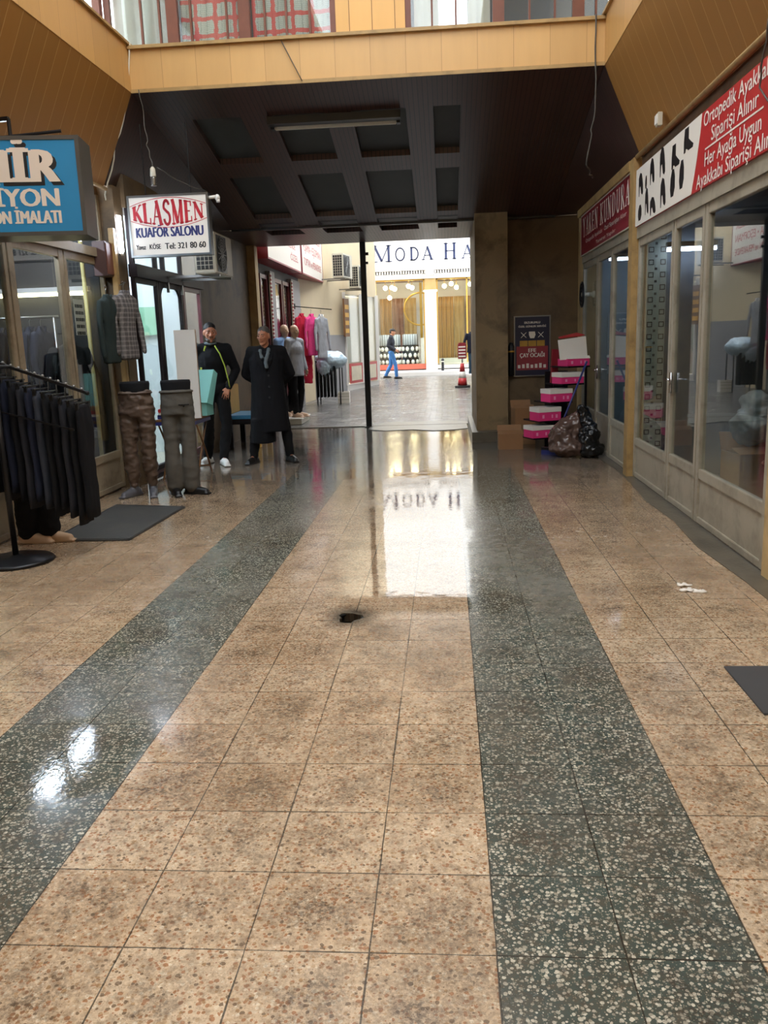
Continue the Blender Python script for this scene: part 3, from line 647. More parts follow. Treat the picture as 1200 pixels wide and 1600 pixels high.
# serif strokes:  (points, width) on a unit-height letter
def arc(cx, cy, rx, ry, a0, a1, n=14): return [(cx+rx*math.cos(math.radians(a0+(a1-a0)*i/n)), cy+ry*math.sin(math.radians(a0+(a1-a0)*i/n))) for i in range(n+1)]
T_, t_ = 1.0, 0.35
GL = {
 'K': (0.82, [([(0.18, 0), (0.18, 1)], T_), ([(0.22, 0.42), (0.68, 1)], t_), ([(0.34, 0.55), (0.70, 0)], T_)], [(0.18, 0, .34), (0.18, 1, .34), (0.68, 1, .26), (0.70, 0, .30)]),
 'L': (0.70, [([(0.18, 0), (0.18, 1)], T_), ([(0.1, 0.03), (0.64, 0.03)], t_), ([(0.62, 0.0), (0.62, 0.26)], t_)], [(0.18, 0, .34), (0.18, 1, .34)]),
 'A': (0.86, [([(0.12, 0), (0.44, 1)], t_), ([(0.44, 1), (0.74, 0)], T_), ([(0.24, 0.34), (0.62, 0.34)], t_)], [(0.12, 0, .26), (0.74, 0, .32)]),
 'S': (0.66, [(arc(0.34, 0.74, 0.22, 0.23, 20, 200) + arc(0.34, 0.27, 0.24, 0.25, 80, -170), 0.7)], [(0.56, 0.86, .10), (0.1, 0.14, .10)]),
 'M': (1.02, [([(0.16, 0), (0.16, 1)], t_), ([(0.16, 1), (0.50, 0.05)], T_), ([(0.50, 0.05), (0.84, 1)], t_), ([(0.84, 1), (0.84, 0)], T_)], [(0.16, 0, .28), (0.16, 1, .24), (0.84, 1, .26), (0.84, 0, .32)]),
 'E': (0.70, [([(0.18, 0), (0.18, 1)], T_), ([(0.1, 0.03), (0.62, 0.03)], t_), ([(0.1, 0.97), (0.60, 0.97)], t_), ([(0.18, 0.52), (0.48, 0.52)], t_), ([(0.60, 0), (0.60, 0.24)], t_), ([(0.58, 1), (0.58, 0.78)], t_)], [(0.18, 0, .30), (0.18, 1, .30)]),
 'N': (0.92, [([(0.16, 0), (0.16, 1)], t_), ([(0.16, 1), (0.74, 0)], T_), ([(0.74, 0), (0.74, 1)], t_)], [(0.16, 0, .26), (0.14, 1, .24), (0.74, 1, .26)]),
 'O': (0.96, [(arc(0.48, 0.5, 0.36, 0.48, 0, 360, 28), 0.6)], []),
 'D': (0.84, [([(0.18, 0), (0.18, 1)], T_), ([(0.1, 0.02), (0.34, 0.02)] + arc(0.34, 0.5, 0.36, 0.48, -90, 90, 16) + [(0.1, 0.98)], 0.6)], [(0.18, 0, .2), (0.18, 1, .2)]),
 'H': (0.94, [([(0.18, 0), (0.18, 1)], T_), ([(0.76, 0), (0.76, 1)], T_), ([(0.18, 0.52), (0.76, 0.52)], t_)], [(0.18, 0, .3), (0.18, 1, .3), (0.76, 0, .3), (0.76, 1, .3)]),
 'Y': (0.80, [([(0.12, 1), (0.40, 0.46)], T_), ([(0.70, 1), (0.40, 0.46)], t_), ([(0.40, 0.46), (0.40, 0)], T_)], [(0.12, 1, .28), (0.70, 1, .24), (0.40, 0, .30)]),
 'R': (0.82, [([(0.18, 0), (0.18, 1)], T_), ([(0.1, 0.98), (0.36, 0.98)] + arc(0.38, 0.74, 0.22, 0.24, 90, -90, 12) + [(0.18, 0.5)], 0.6), ([(0.38, 0.5), (0.72, 0)], T_)], [(0.18, 0, .32), (0.18, 1, .2), (0.72, 0, .24)]),
 'U': (0.86, [([(0.18, 1), (0.18, 0.3)] + arc(0.44, 0.3, 0.26, 0.28, 180, 360, 12) + [(0.70, 1)], 0.75)], [(0.18, 1, .30), (0.70, 1, .26)]),
}
def serif(mb, s, w, h, stroke, m, space=0.0, warp=None, depth=0.0015, serif_t=0.05, small=None, only=None):
    """draws s in serif letters fitted to width w; baseline 0, centred; small = height factor of all but the initials"""
    total = 0; items = []
    prev = ' '
    for ch in s:
        if ch == ' ': total += 0.5; prev = ch; continue
        k = 1.0 if (small is None or prev == ' ') else small
        g = GL[ch]; items.append((ch, total, k)); total += g[0]*k+space; prev = ch
    total -= space; sx = w/total
    def put(poly):
        P = []
        for x, y in poly:
            X = x*sx - w/2; Y = y*h
            if warp: X, Y = warp(X, Y)
            P.append((X, Y))
        a = sum(P[i][0]*P[(i+1) % len(P)][1]-P[(i+1) % len(P)][0]*P[i][1] for i in range(len(P)))
        mb.prism(P if a > 0 else P[::-1], m, depth)
    for ch, x0, k in items:
        for pts, wf in GL[ch][1]:
            # subdivide so that warped strokes bend
            for (ax, ay), (bx_, by) in zip(pts, pts[1:]):
                n = 4 if warp and abs(ax-bx_) > 0.2 else 1
                for i in range(n):
                    px, py = ax+(bx_-ax)*i/n, ay+(by-ay)*i/n; qx, qy = ax+(bx_-ax)*(i+1)/n, ay+(by-ay)*(i+1)/n
                    X1, Y1, X2, Y2 = (x0+px*k)*sx, py*k*h, (x0+qx*k)*sx, qy*k*h
                    L = math.hypot(X2-X1, Y2-Y1) or 1e-6; nx, ny = -(Y2-Y1)/L*stroke*wf/2*k, (X2-X1)/L*stroke*wf/2*k
                    ex, ey = (X2-X1)/L*stroke*0.12, (Y2-Y1)/L*stroke*0.12
                    put([((X1-ex+nx)/sx, (Y1-ey+ny)/h), ((X1-ex-nx)/sx, (Y1-ey-ny)/h), ((X2+ex-nx)/sx, (Y2+ey-ny)/h), ((X2+ex+nx)/sx, (Y2+ey+ny)/h)])
        for cx, cy, sw in GL[ch][2]:
            a, b = (x0+(cx-sw/2)*k), (x0+(cx+sw/2)*k); y = cy*k; dy = serif_t*k*(1 if cy < 0.5 else -1)
            put([(a, y), (b, y), (b, y+dy), (a, y+dy)])

# ---- big banner of the orthopaedic shoemaker, right
RX_, RY_ = (0, -1, 0), (0, 0, 1)
y0, y1, z0, z1 = 9.22, 5.0, 2.615, 3.165
root, off = sign('banner', 'long red and white shoe shop banner with black shoe pictures above the right windows', 'sign', (1.965, (y0+y1)/2, (z0+z1)/2), RX_, RY_, y0-y1, z1-z0, 0.05, 'red', None)
W2, H2 = (y0-y1)/2, (z1-z0)/2
def yx(y): return (y0+y1)/2 - y            # world y -> banner x
mb = MB(); bx1 = yx(6.98); bx2 = yx(7.20)
mb.prism([(-W2, -H2), (bx2, -H2), (bx2+0.10, -H2*0.3), (bx1-0.03, H2*0.5), (bx1, H2), (-W2, H2)], off @ Matrix.Translation((0, 0, 0.0008)), 0.002); mb.build('white_field', 'print_white', root)
letters(root, off, [('Ortopedik Ayakkabı', yx(6.24), 0.16, 1.38, 0.10), ('Siparişi Alınır', yx(6.25), 0.025, 0.96, 0.10), ('Her Ayağa Uygun', yx(6.285), -0.13, 1.17, 0.10), ('Ayakkabı Siparişi Alınır', yx(6.24), -0.262, 1.66, 0.10)], 'print_white', 'lettering', 0.002, 0.03)
mb = MB(); mb.box(yx(6.87), yx(5.68), -0.012, 0.0, 0.001, 0.003, off); mb.build('rule_line', 'print_white', root)
HEEL = [(-.30, -.5), (-.20, -.5), (-.14, -.12), (.00, -.08), (.20, -.42), (.42, -.50), (.56, -.42), (.52, -.16), (.40, .14), (.22, .42), (-.08, .5), (-.34, .30), (-.36, 0)]
ANKLE = [(-.30, -.5), (-.16, -.5), (-.12, -.36), (.02, -.40), (.10, -.48), (.52, -.48), (.56, -.34), (.34, -.18), (.12, .0), (.10, .5), (-.26, .5), (-.32, 0)]
FLAT = [(-.22, -.5), (.16, -.5), (.36, -.2), (.34, .2), (.16, .5), (-.12, .5), (-.32, .2), (-.36, -.2)]
SHOES = [(HEEL, 9.02, 3.0, .26, .30), (FLAT, 8.78, 2.98, .12, .16), (HEEL, 8.55, 3.04, .24, .32), (HEEL, 8.17, 3.05, .26, .34), (ANKLE, 7.74, 3.01, .36, .26), (ANKLE, 7.36, 3.06, .38, .25),
         (FLAT, 9.02, 2.73, .26, .20), (HEEL, 8.74, 2.80, .20, .34), (HEEL, 8.5, 2.72, .30, .22), (HEEL, 8.12, 2.78, .26, .34), (FLAT, 7.78, 2.80, .26, .30), (FLAT, 7.50, 2.82, .24, .30)]
for P, yy, zz, w, h in SHOES: mb = MB(); mb.prism([(x*w*0.82, y*h*0.74) for x, y in P], off @ Matrix.Translation((yx(yy), zz-(z0+z1)/2, 0.003)), 0.001); mb.build('shoe_picture', 'print_black', root)
# ---- dark red fascia in the passage
y0, y1, z0, z1 = 12.80, 9.46, 2.66, 3.19
root, off = sign('fascia_sign', 'dark red shoe shop fascia with serif lettering inside the dark passage on the right', 'sign', (1.965, (y0+y1)/2, (z0+z1)/2), RX_, RY_, y0-y1, z1-z0, 0.05, 'darkred', 'offwhite', 0.012)
mb = MB(); serif(mb, 'YAREN KUNDURA', 3.1, 0.25, 0.042, off @ Matrix.Translation((0.04, -0.03, 0.001)), 0.16); mb.build('name_lettering', 'print_white', root)
letters(root, off, [('Ortopedik Ayakkabı · Özel Siparişler Alınır', 0.1, -0.13, 2.7, 0.05), ('Tamirat Yapılır', 0.2, -0.225, 1.3, 0.04)], 'print_white', 'small_lettering', 0.001, 0.0)
# ---- barber sign
root, off = sign('hanging_sign', 'white hairdresser sign with red arched name hung under the passage ceiling on the left', 'sign', (-2.985, 9.35, 2.865), (1, -0.02, 0), (0, 0, 1), 0.86, 0.60, 0.10, 'print_white', 'steel', 0.022)
def eye_warp(X, Y):
    c = max(0.0, 1-(X/0.43)**2); half = 0.055+0.075*c; return X, 0.135 + (Y/0.2-0.5)*2*half
mb = MB(); serif(mb, 'KLASMEN', 0.80, 0.2, 0.034, off @ Matrix.Translation((0, 0, 0.001)), 0.06, eye_warp, serif_t=0.07)
for sg in (1, -1):
    P = [(-0.425+0.85*i/24, 0.135+sg*(0.072+0.082*(1-((-0.425+0.85*i/24)/0.43)**2))) for i in range(25)]
    for a, b in zip(P, P[1:]): mb.prism([(a[0], a[1]-0.003), (b[0], b[1]-0.003), (b[0], b[1]+0.003), (a[0], a[1]+0.003)], off @ Matrix.Translation((0, 0, 0.001)), 0.0015)
mb.build('name_lettering', 'print_red', root)
letters(root, off, [('KUAFÖR SALONU', 0.0, -0.115, 0.76, 0.10)], 'print_navy', 'trade_lettering', 0.001, 0.06)
letters(root, off, [('Tel: 321 80 60', 0.165, -0.245, 0.46, 0.062), ('Yavuz', -0.335, -0.24, 0.11, 0.05), ('KÖSE', -0.175, -0.24, 0.13, 0.05)], 'print_black', 'phone_lettering', 0.001, 0.05)
for x in (-0.25, 0.25): mb = MB(); mb.cyl((x, 0, 0.32), (x, 0, 1.05), 0.006); mb.build('hanger_rod', 'black_metal', root)
mb = MB(); mb.cyl((0.43, 0, 0.27), (0.52, 0, 0.28), 0.018); mb.ell((0.54, 0, 0.27), (0.028, 0.03, 0.035)); mb.cyl((0.545, 0, 0.25), (0.545, 0, 0.22), 0.02); mb.build('bracket_end', 'white', root, True)
# ---- blue sign of the clothing workshop
ang = math.radians(10)
xd = (math.cos(ang), math.sin(ang), 0)
wS, hS = 2.5, 0.66; rc = Vector((-2.78, 6.58, 2.80))        # right edge, middle
cc = rc - Vector(xd)*wS/2
root, off = sign('lightbox_sign', 'blue box sign with white shadowed letters jutting out over the left clothes shop', 'sign', tuple(cc), xd, (0, 0, 1), wS, hS, 0.36, 'blue_sign', plain('dark_sign_case', '#4e4a44', 0.4, var=0.15), 0.03)
R0 = wS/2
def rl(items, mat, name, z, bold, dx=0, dy=0): return letters(root, off, [(s, x+dx, y+dy, w, h) for s, x, y, w, h in items], mat, name, z, bold)
main = [('DEMİR', R0-0.126-0.525, 0.03, 1.05, 0.225)]
rl(main, 'print_black', 'letter_shadow', 0.001, 0.10, 0.024, -0.026); rl(main, 'cream_print', 'name_lettering', 0.004, 0.10)
rl([('KONFEKSİYON', R0-0.15-0.645, -0.145, 1.29, 0.125), ('PANTOLON İMALATI', R0-0.15-0.43, -0.27, 0.86, 0.09)], 'cream_print', 'trade_lettering', 0.002, 0.07)
mb = MB(); n = off.to_3x3() @ Vector((0, 0, 1))
a = off @ Vector((R0-0.5, 0.33, -0.13)); b = Vector((a.x, a.y, a.z+0.18)); mb.cyl(a, b, 0.015); mb.bar(b, (b.x-0.62, b.y+0.1, b.z), 0.03, 0.03)
mb.cyl(off @ Vector((R0-0.55, 0.33, -0.13)) + Vector((0, 0, 0.05)), off @ Vector((R0-0.12, 0.42, -0.13)), 0.012); mb.build('wall_bracket', 'black_metal', root)
M['board_navy'] = plain('board_navy', '#1b1d38', .4, var=.1); M['board_red'] = plain('board_red', '#96303a', .4, var=.1)
# ---- tea-room board on the passage back wall
root, off = sign('notice_board', 'dark blue and red tea room board with steel frame on the brown wall', 'sign', (1.31, 13.24, 1.395), (1, 0, 0), (0, 0, 1), 0.52, 0.88, 0.04, 'board_navy', 'steel', 0.018)
mb = MB(); mb.prism([(-0.24, -0.36), (0.24, -0.36), (0.24, 0.0), (-0.24, 0.0)], off @ Matrix.Translation((0, 0, 0.0005)), 0.002); mb.build('red_field', 'board_red', root)
mb = MB()
for k in range(3): mb.box(-0.19+0.13*k, -0.07+0.13*k, 0.0, 0.085, 0.001, 0.004, off)
mb.build('tea_pictures', plain('amber_print', '#b98d35', 0.4, var=0.3, vs=20), root)
letters(root, off, [('EFE', 0, -0.09, 0.12, 0.055), ('ÇAY OCAĞI', 0, -0.165, 0.38, 0.06), ('ERZURUMLU', 0, 0.34, 0.24, 0.03), ('ÖZEL GÜNLER SERVİSİ', 0, 0.285, 0.42, 0.026)], 'print_white', 'lettering', 0.003, 0.05)
mb = MB()
for sx in (-0.13, 0.13):
    mb.bar(off @ Vector((sx-0.04, 0.13, 0.002)), off @ Vector((sx+0.04, 0.21, 0.002)), 0.008, 0.002, (0, 1, 0)); mb.bar(off @ Vector((sx-0.04, 0.21, 0.002)), off @ Vector((sx+0.04, 0.13, 0.002)), 0.008, 0.002, (0, 1, 0))
mb.prism([(-.03, .12), (.03, .12), (.05, .17), (.04, .22), (-.05, .22), (-.05, .17)], off @ Matrix.Translation((0, 0, 0.001)), 0.002)
for k in range(7): mb.box(-0.22+0.065*k, -0.18+0.065*k, -0.33, -0.28+0.01*(k % 3), 0.002, 0.004, off)
mb.build('white_emblem', 'print_white', root)
# ---- sheet of paper taped in the left shop window
root, off = sign('notice_paper', 'sheet of white paper with black writing taped inside the left shop window', 'paper', (-3.775, 8.63, 1.90), (0, 1, 0), (0, 0, 1), 0.24, 0.36, 0.002, 'print_white', None)
mb = MB()
for r_ in range(5):
    x = -0.10
    while x < 0.09:
        w = random.uniform(0.015, 0.04); mb.box(x, min(0.105, x+w), 0.13-0.068*r_-0.034, 0.13-0.068*r_, 0.0, 0.001, off); x += w+0.008
mb.build('writing', 'print_black', root)

# ================================================================= LAMPS
M['tube_bright'] = emit('tube_bright', '#e4edff', 35.0); M['tube_white'] = emit('tube_white', '#dfeaff', TUBE_SALON); M['tube_yellow'] = emit('tube_warm', '#fff2c0', TUBE_LEFT); M['tube_cool'] = emit('tube_cool', '#cfe0ff', TUBE_RIGHT)
def tube_lamp(p0, p1, mat, label, zroof, body='white', group=None):
    p0, p1 = Vector(p0), Vector(p1); c = (p0+p1)/2; t = thing('fluorescent_lamp', label, 'lamp', c, 0, group); d = (p1-p0)/2
    mb = MB(); mb.bar(-d*1.03+Vector((0, 0, 0.05)), d*1.03+Vector((0, 0, 0.05)), 0.06, 0.05); mb.build('housing', body, t)
    mb = MB(); mb.cyl(-d, d, 0.016); mb.build('tube', mat, t, True)
    for k in (-0.7, 0.7): mb = MB(); mb.cyl(d*k+Vector((0, 0, 0.07)), d*k+Vector((0, 0, zroof-c.z)), 0.006); mb.build('suspension', 'wire', t)
    return t
tube_lamp((2.22, 8.93, 2.35), (2.70, 8.93, 2.35), 'tube_cool', 'cool white tube lamp lit inside the shop behind the glazed door on the right', 2.62)
tube_lamp((2.2, 11.9, 2.52), (3.6, 11.9, 2.52), 'tube_cool', 'cool white tube lamp lit inside the shop deep in the passage', 2.66)
tube_lamp((-6.2, 9.1, 2.17), (-3.88, 9.1, 2.17), 'tube_yellow', 'yellowish tube lamp glowing across the inside of the left clothes shop', 3.22)
tube_lamp((-4.2, 7.2, 2.85), (-4.2, 8.7, 2.85), 'tube_white', 'white tube lamp behind the top glass of the left clothes shop below the blue sign', 3.22)
t = thing('wall_lamp', 'glaring upright white lamp on the corner just left of the hairdresser sign', 'lamp', (-3.545, 9.345, 2.62))
mb = MB(); mb.box(-0.02, -0.012, -0.02, 0.02, -0.03, 0.38); mb.build('back_plate', 'white', t)
mb = MB(); mb.cap((0.01, 0, 0), (0.01, 0, 0.35), 0.022); mb.build('tube', 'tube_bright', t, True)
mb = MB(); mb.cyl((0.01, 0, -0.05), (0.01, 0, -0.02), 0.018); mb.build('cap', 'white', t, True)
tube_lamp((-4.4, 9.75, 2.9), (-4.4, 11.6, 2.9), 'tube_white', 'white tube lamp near the front of the hairdresser ceiling', 3.12)
tube_lamp((-5.2, 9.9, 2.95), (-5.2, 11.9, 2.95), 'tube_white', 'white tube lamp deep inside the hairdresser salon', 3.12)
t = thing('fluorescent_fixture', 'unlit dusty tube fixture under the dark coffered ceiling', 'lamp', (-1.2, 10.0, cz(10.0)))
mb = MB(); mb.box(-0.74, 0.74, -0.16, -0.03, -0.05, 0.03); mb.build('housing', 'black', t)
mb = MB(); mb.box(-0.69, 0.69, -0.005, 0.05, -0.075, -0.035); mb.build('diffuser', 'offwhite', t, bevel=0.01)
for s in (-0.71, 0.71): B(s-0.02, s+0.02, -0.03, 0.06, -0.075, -0.01).build('end_cap', 'black_metal', t)
t = thing('pendant_socket', 'bare lamp socket without a bulb dangling on a wire left under the beam', 'lamp', (-2.95, 8.85, 3.3))
def zig(a, b, n=9, amp=0.02, seed=0, sag=0.0):
    a, b = Vector(a), Vector(b); P = []
    for i in range(n+1):
        k = i/n; p = a.lerp(b, k); w = math.sin(PI*k)
        P.append(p + Vector((noise.noise((k*5, seed, 0)), noise.noise((k*5, seed, 9)), noise.noise((k*5, seed, 20))))*amp*w - Vector((0, 0, sag*w)))
    return P
mb = MB(); mb.tube(zig((-0.17, 0.28, 0.88), (-0.15, 0.33, 0.60), 4, 0.02, 1)[:-1] + zig((-0.15, 0.3, 0.55), (0, 0, 0.06), 8, 0.05, 2), 0.006, 6); mb.build('wire', 'wire', t, True)
mb = MB(); mb.loft([(0, 0, 0.07, 0.01, 0.01), (0, 0, 0.05, 0.025, 0.025), (0, 0, -0.02, 0.03, 0.03), (0, 0, -0.03, 0.024, 0.024)], 14); mb.build('cap', 'offwhite', t, True)
mb = MB(); mb.loft([(0, 0, -0.03+(-0.012*k), 0.024+0.006*(k % 2), 0.024+0.006*(k % 2)) for k in range(8)], 14); mb.build('screw_shell', 'steel', t, True)
def wire(pts, label, r=0.005, mat='wire'):
    mb = MB(); mb.tube(pts, r, 6); o = mb.build('cable', mat, None, True); return tag(o, label, 'cable')
wire(zig((-2.9, 8.85, 3.36), (-2.55, 9.4, 3.2), 8, 0.03, 5, 0.03) + zig((-2.55, 9.4, 3.2), (-2.62, 9.42, 3.05), 3, 0.01, 6)[1:], 'thin black wire running from the bare lamp socket towards the hairdresser sign')
wire(zig((1.52, 9.15, 4.62), (1.53, 9.17, 3.75), 6, 0.02, 3) + zig((1.53, 9.17, 3.75), (1.46, 9.25, 3.25), 6, 0.05, 4)[1:] + zig((1.46, 9.25, 3.25), (1.60, 9.7, 3.2), 6, 0.03, 8)[1:], 'pale cable hanging down across the beam at its right end', 0.008)
wire(zig((-1.62, 9.18, 4.58), (-1.42, 9.17, 4.18), 5, 0.01, 11), 'thin dark wire slanting down the front of the yellow beam', 0.005)
wire(zig((-3.19, 9.18, 4.64), (-3.25, 9.17, 4.15), 5, 0.01, 13) + zig((-3.25, 9.18, 4.15), (-3.64, 9.28, 3.2), 8, 0.03, 14)[1:] + zig((-3.64, 9.28, 3.2), (-3.68, 9.5, 2.8), 6, 0.02, 15)[1:], 'pale cable running down the left corner of the soffit beside the beam', 0.009, 'offwhite')
wire(zig((1.92, 5.55, 3.34), (1.94, 5.7, 3.0), 6, 0.03, 21) + zig((1.94, 5.7, 3.0), (1.93, 5.35, 2.75), 6, 0.03, 22)[1:], 'thin black wire hanging over the right end of the red banner', 0.006)
t = thing('junction_box', 'small pale junction box on the lower edge of the right soffit', 'box', (1.90, 8.07, 3.38))
B(-0.02, 0.02, -0.05, 0.05, -0.055, 0.055).build('box_body', 'offwhite', t, bevel=0.004); B(-0.03, -0.02, -0.04, 0.04, -0.04, 0.04).build('cover', 'white', t, bevel=0.003)

# ================================================================= FIXED OBJECTS
def ac_unit(name, label, loc, rotz, w, d, h, group=None, brackets=True, dark=True):
    """outdoor unit, fan side towards local -Y"""
    t = thing(name, label, 'air conditioner', loc, rotz, group)
    mb = MB(); mb.box(-w/2, w/2, -d/2, d/2, 0, h); mb.build('casing', 'offwhite', t, bevel=0.012)
    r = min(w*0.30, h*0.42); c = (-w*0.12, -d/2, h/2)
    mb = MB(); mb.box(c[0]-r*1.08, c[0]+r*1.08, -d/2-0.004, -d/2+0.01, h/2-r*1.05, h/2+r*1.05); fo = mb.build('fan_opening', 'black', t)
    mb = MB()
    for k in range(1, 7): rr = r*k/6; mb.tube([(c[0]+rr*math.cos(a), -d/2-0.012, c[2]+rr*math.sin(a)) for a in [2*PI*i/24 for i in range(25)]], 0.004, 5)
    for k in range(8): a = PI*k/8; mb.cyl((c[0]-r*math.cos(a), -d/2-0.012, c[2]-r*math.sin(a)), (c[0]+r*math.cos(a), -d/2-0.012, c[2]+r*math.sin(a)), 0.004, seg=6)
    mb.build('fan_guard', 'steel', fo)
    mb = MB(); mb.ell((c[0], -d/2-0.006, c[2]), (0.05, 0.012, 0.05))
    for k in range(3):
        a = 2*PI*k/3; mb.bar((c[0], -d/2-0.006, c[2]), (c[0]+r*0.85*math.cos(a), -d/2-0.006, c[2]+r*0.85*math.sin(a)), 0.09, 0.003, (0, 1, 0))
    mb.build('fan', 'black', fo)
    for s in (-1, 1):
        x = s*(w/2+0.003); cs = B(x-0.004, x+0.004, -d/2+0.03, d/2-0.03, 0.05, h-0.05).build('coil_side', 'black', t)
        mb = MB(); x = s*(w/2+0.01)
        for k in range(1, 8): mb.box(x-0.003, x+0.003, -d/2+0.03, d/2-0.03, 0.05+(h-0.1)*k/8-0.003, 0.05+(h-0.1)*k/8+0.003)
        for k in range(1, 4): y = -d/2+0.03+(d-0.06)*k/4; mb.box(x-0.003, x+0.003, y-0.003, y+0.003, 0.05, h-0.05)
        mb.build('coil_grid', 'offwhite', cs)
    if brackets:
        for s in (-1, 1):
            mb = MB(); x = s*w*0.33; mb.box(x-0.015, x+0.015, -d/2-0.01, d/2+0.42, -0.03, 0); mb.box(x-0.015, x+0.015, d/2+0.39, d/2+0.42, -0.20, -0.03); mb.build('bracket', 'steel', t)
    return t
ac_unit('outdoor_unit', 'aged air conditioner unit on brackets right of the hairdresser sign', (-2.94, 10.92, 2.44), PI/2, 0.86, 0.26, 0.50)
t = thing('steel_post', 'slim dark square post standing alone at the street end of the passage', 'post', (-1.456, 15.43, 0))
B(-0.05, 0.05, -0.05, 0.05, 0, 3.28).build('shaft', 'black_metal', t, bevel=0.008); B(-0.08, 0.08, -0.08, 0.08, 0, 0.012).build('base_plate', 'black_metal', t)
B(0.05, 0.10, -0.02, 0.02, 3.05, 3.1).build('clamp', 'black_metal', t); B(0.05, 0.09, -0.02, 0.02, 2.9, 2.94).build('clamp', 'black_metal', t)
# meter box and timber batten on the corner of the left shop
t = thing('meter_box', 'reddish brown box fixed high on the timber batten beside the hairdresser window', 'box', (-3.70, 9.17, 2.52))
B(-0.05, 0.09, -0.12, 0.12, -0.18, 0.18).build('box_body', plain('dull_red_brown', '#58413d', 0.5), t, bevel=0.006); B(0.09, 0.10, -0.10, 0.10, -0.16, 0.16).build('door', 'maroon_door' if 'maroon_door' in M else 'brown_wood', t)
t = thing('timber_batten', 'upright timber batten on the corner between the clothes shop and the hairdresser', 'post', (-3.60, 9.262, 0.55))
mb = MB(); mb.box(-0.03, 0.03, -0.035, 0.035, 0, 2.3); mb.build('batten', 'tan', t, bevel=0.004)
for k in range(3): mb = MB(); mb.cyl((0.03, 0, 0.5+0.6*k), (0.10, 0.0, 0.53+0.6*k), 0.006); mb.build('hook', 'steel', t)
# coiled hose / round fan on the passage shop glass
t = thing('wall_fan', 'round dark fan high on the far end of the passage shop front', 'fan', (1.93, 12.45, 2.10))
mb = MB()
for r in (0.17, 0.12, 0.07): mb.tube([(0, r*math.cos(a), r*math.sin(a)) for a in [2*PI*i/28 for i in range(29)]], 0.012, 6)
for k in range(6): a = PI*k/6; mb.cyl((0, -0.17*math.cos(a), -0.17*math.sin(a)), (0, 0.17*math.cos(a), 0.17*math.sin(a)), 0.005, seg=6)
mb.build('guard', 'black_metal', t, True)
mb = MB(); mb.ell((0.02, 0, 0), (0.03, 0.05, 0.05)); mb.cyl((0.02, 0, 0), (0.10, 0, 0), 0.03); mb.build('motor', 'offwhite', t, True)
# mats and steel plate
t = thing('door_mat', 'grey rubber mat lying before the door of the left clothes shop', 'mat', (-3.0, 7.3, 0))
mb = MB(); P = [(-0.36, -0.70), (0.34, -0.71), (0.38, 0.69), (-0.40, 0.86)]; mb.prism(P, Matrix.Translation((-0.0, 0, 0.001)), 0.012); mb.build('mat', 'rubber', t)
mb = MB(); mb.tube([(x*0.97, y*0.97, 0.014) for x, y in P+[P[0]]], 0.006, 6); mb.build('raised_edge', 'rubber', t)
o = B(1.27, 1.84, 3.30, 3.81, 0.001, 0.009).build('floor_plate', plain('dull_floor_plate', '#4f5052', 0.45, 0.3, var=0.12, vs=4), bevel=0.002); tag(o, 'flat dark grey plate lying on the tiles at the right edge of the picture', 'plate')
mb = MB()
for i, (x, y) in enumerate([(1.45, 5.13), (1.43, 5.02), (1.50, 5.00)]):
    mb = MB(); mb.loft([(0, 0, 0, .05, .025), (0.004, 0, 0.005, .045, .022), (0, 0.002, 0.009, .02, .012)], 13); mb.jitter(0.022, 40, i); o = mb.build('paper_scrap', 'print_white', None, True, loc=(x, y, 0.003))
    tag(o, ['crumpled white paper scrap on the right floor tiles, farthest of three', 'crumpled white paper scrap on the right floor tiles, left of the nearer two', 'crumpled white paper scrap on the right floor tiles, right of the nearer two'][i], 'litter', 'paper scraps on the floor')
# ================================================================= PEOPLE
def head_pieces(mb, c, yaw, pitch=0.0, s=1.0, face_on=True):
    R = Matrix.Translation(c) @ Matrix.Rotation(yaw, 4, 'Z') @ Matrix.Rotation(pitch, 4, 'X') @ Matrix.Scale(s, 4)
    v0 = set(mb.bm.verts)
    mb.ell((0, 0.012, 0.035), (0.074, 0.092, 0.088)); mb.ell((0, -0.015, -0.02), (0.064, 0.078, 0.085)); mb.ell((0, -0.035, -0.075), (0.046, 0.048, 0.038))
    mb.ell((0, -0.066, -0.095), (0.024, 0.020, 0.017))
    if face_on:
        mb.cap((-0.034, -0.078, 0.028), (0.034, -0.078, 0.028), 0.011); mb.cap((0, -0.086, 0.02), (0, -0.106, -0.022), 0.008, 0.0135)
        for sx in (-1, 1):
            mb.ell((sx*0.013, -0.098, -0.026), 0.010); mb.ell((sx*0.042, -0.068, -0.012), (0.02, 0.016, 0.018))
        mb.ell((0, -0.086, -0.052), (0.024, 0.009, 0.006)); mb.ell((0, -0.083, -0.062), (0.020, 0.009, 0.006))
    for sx in (-1, 1): mb.ell((sx*0.076, 0.012, 0.0), (0.012, 0.022, 0.034))
    bmesh.ops.transform(mb.bm, matrix=R, verts=[v for v in mb.bm.verts if v not in v0])
    return R
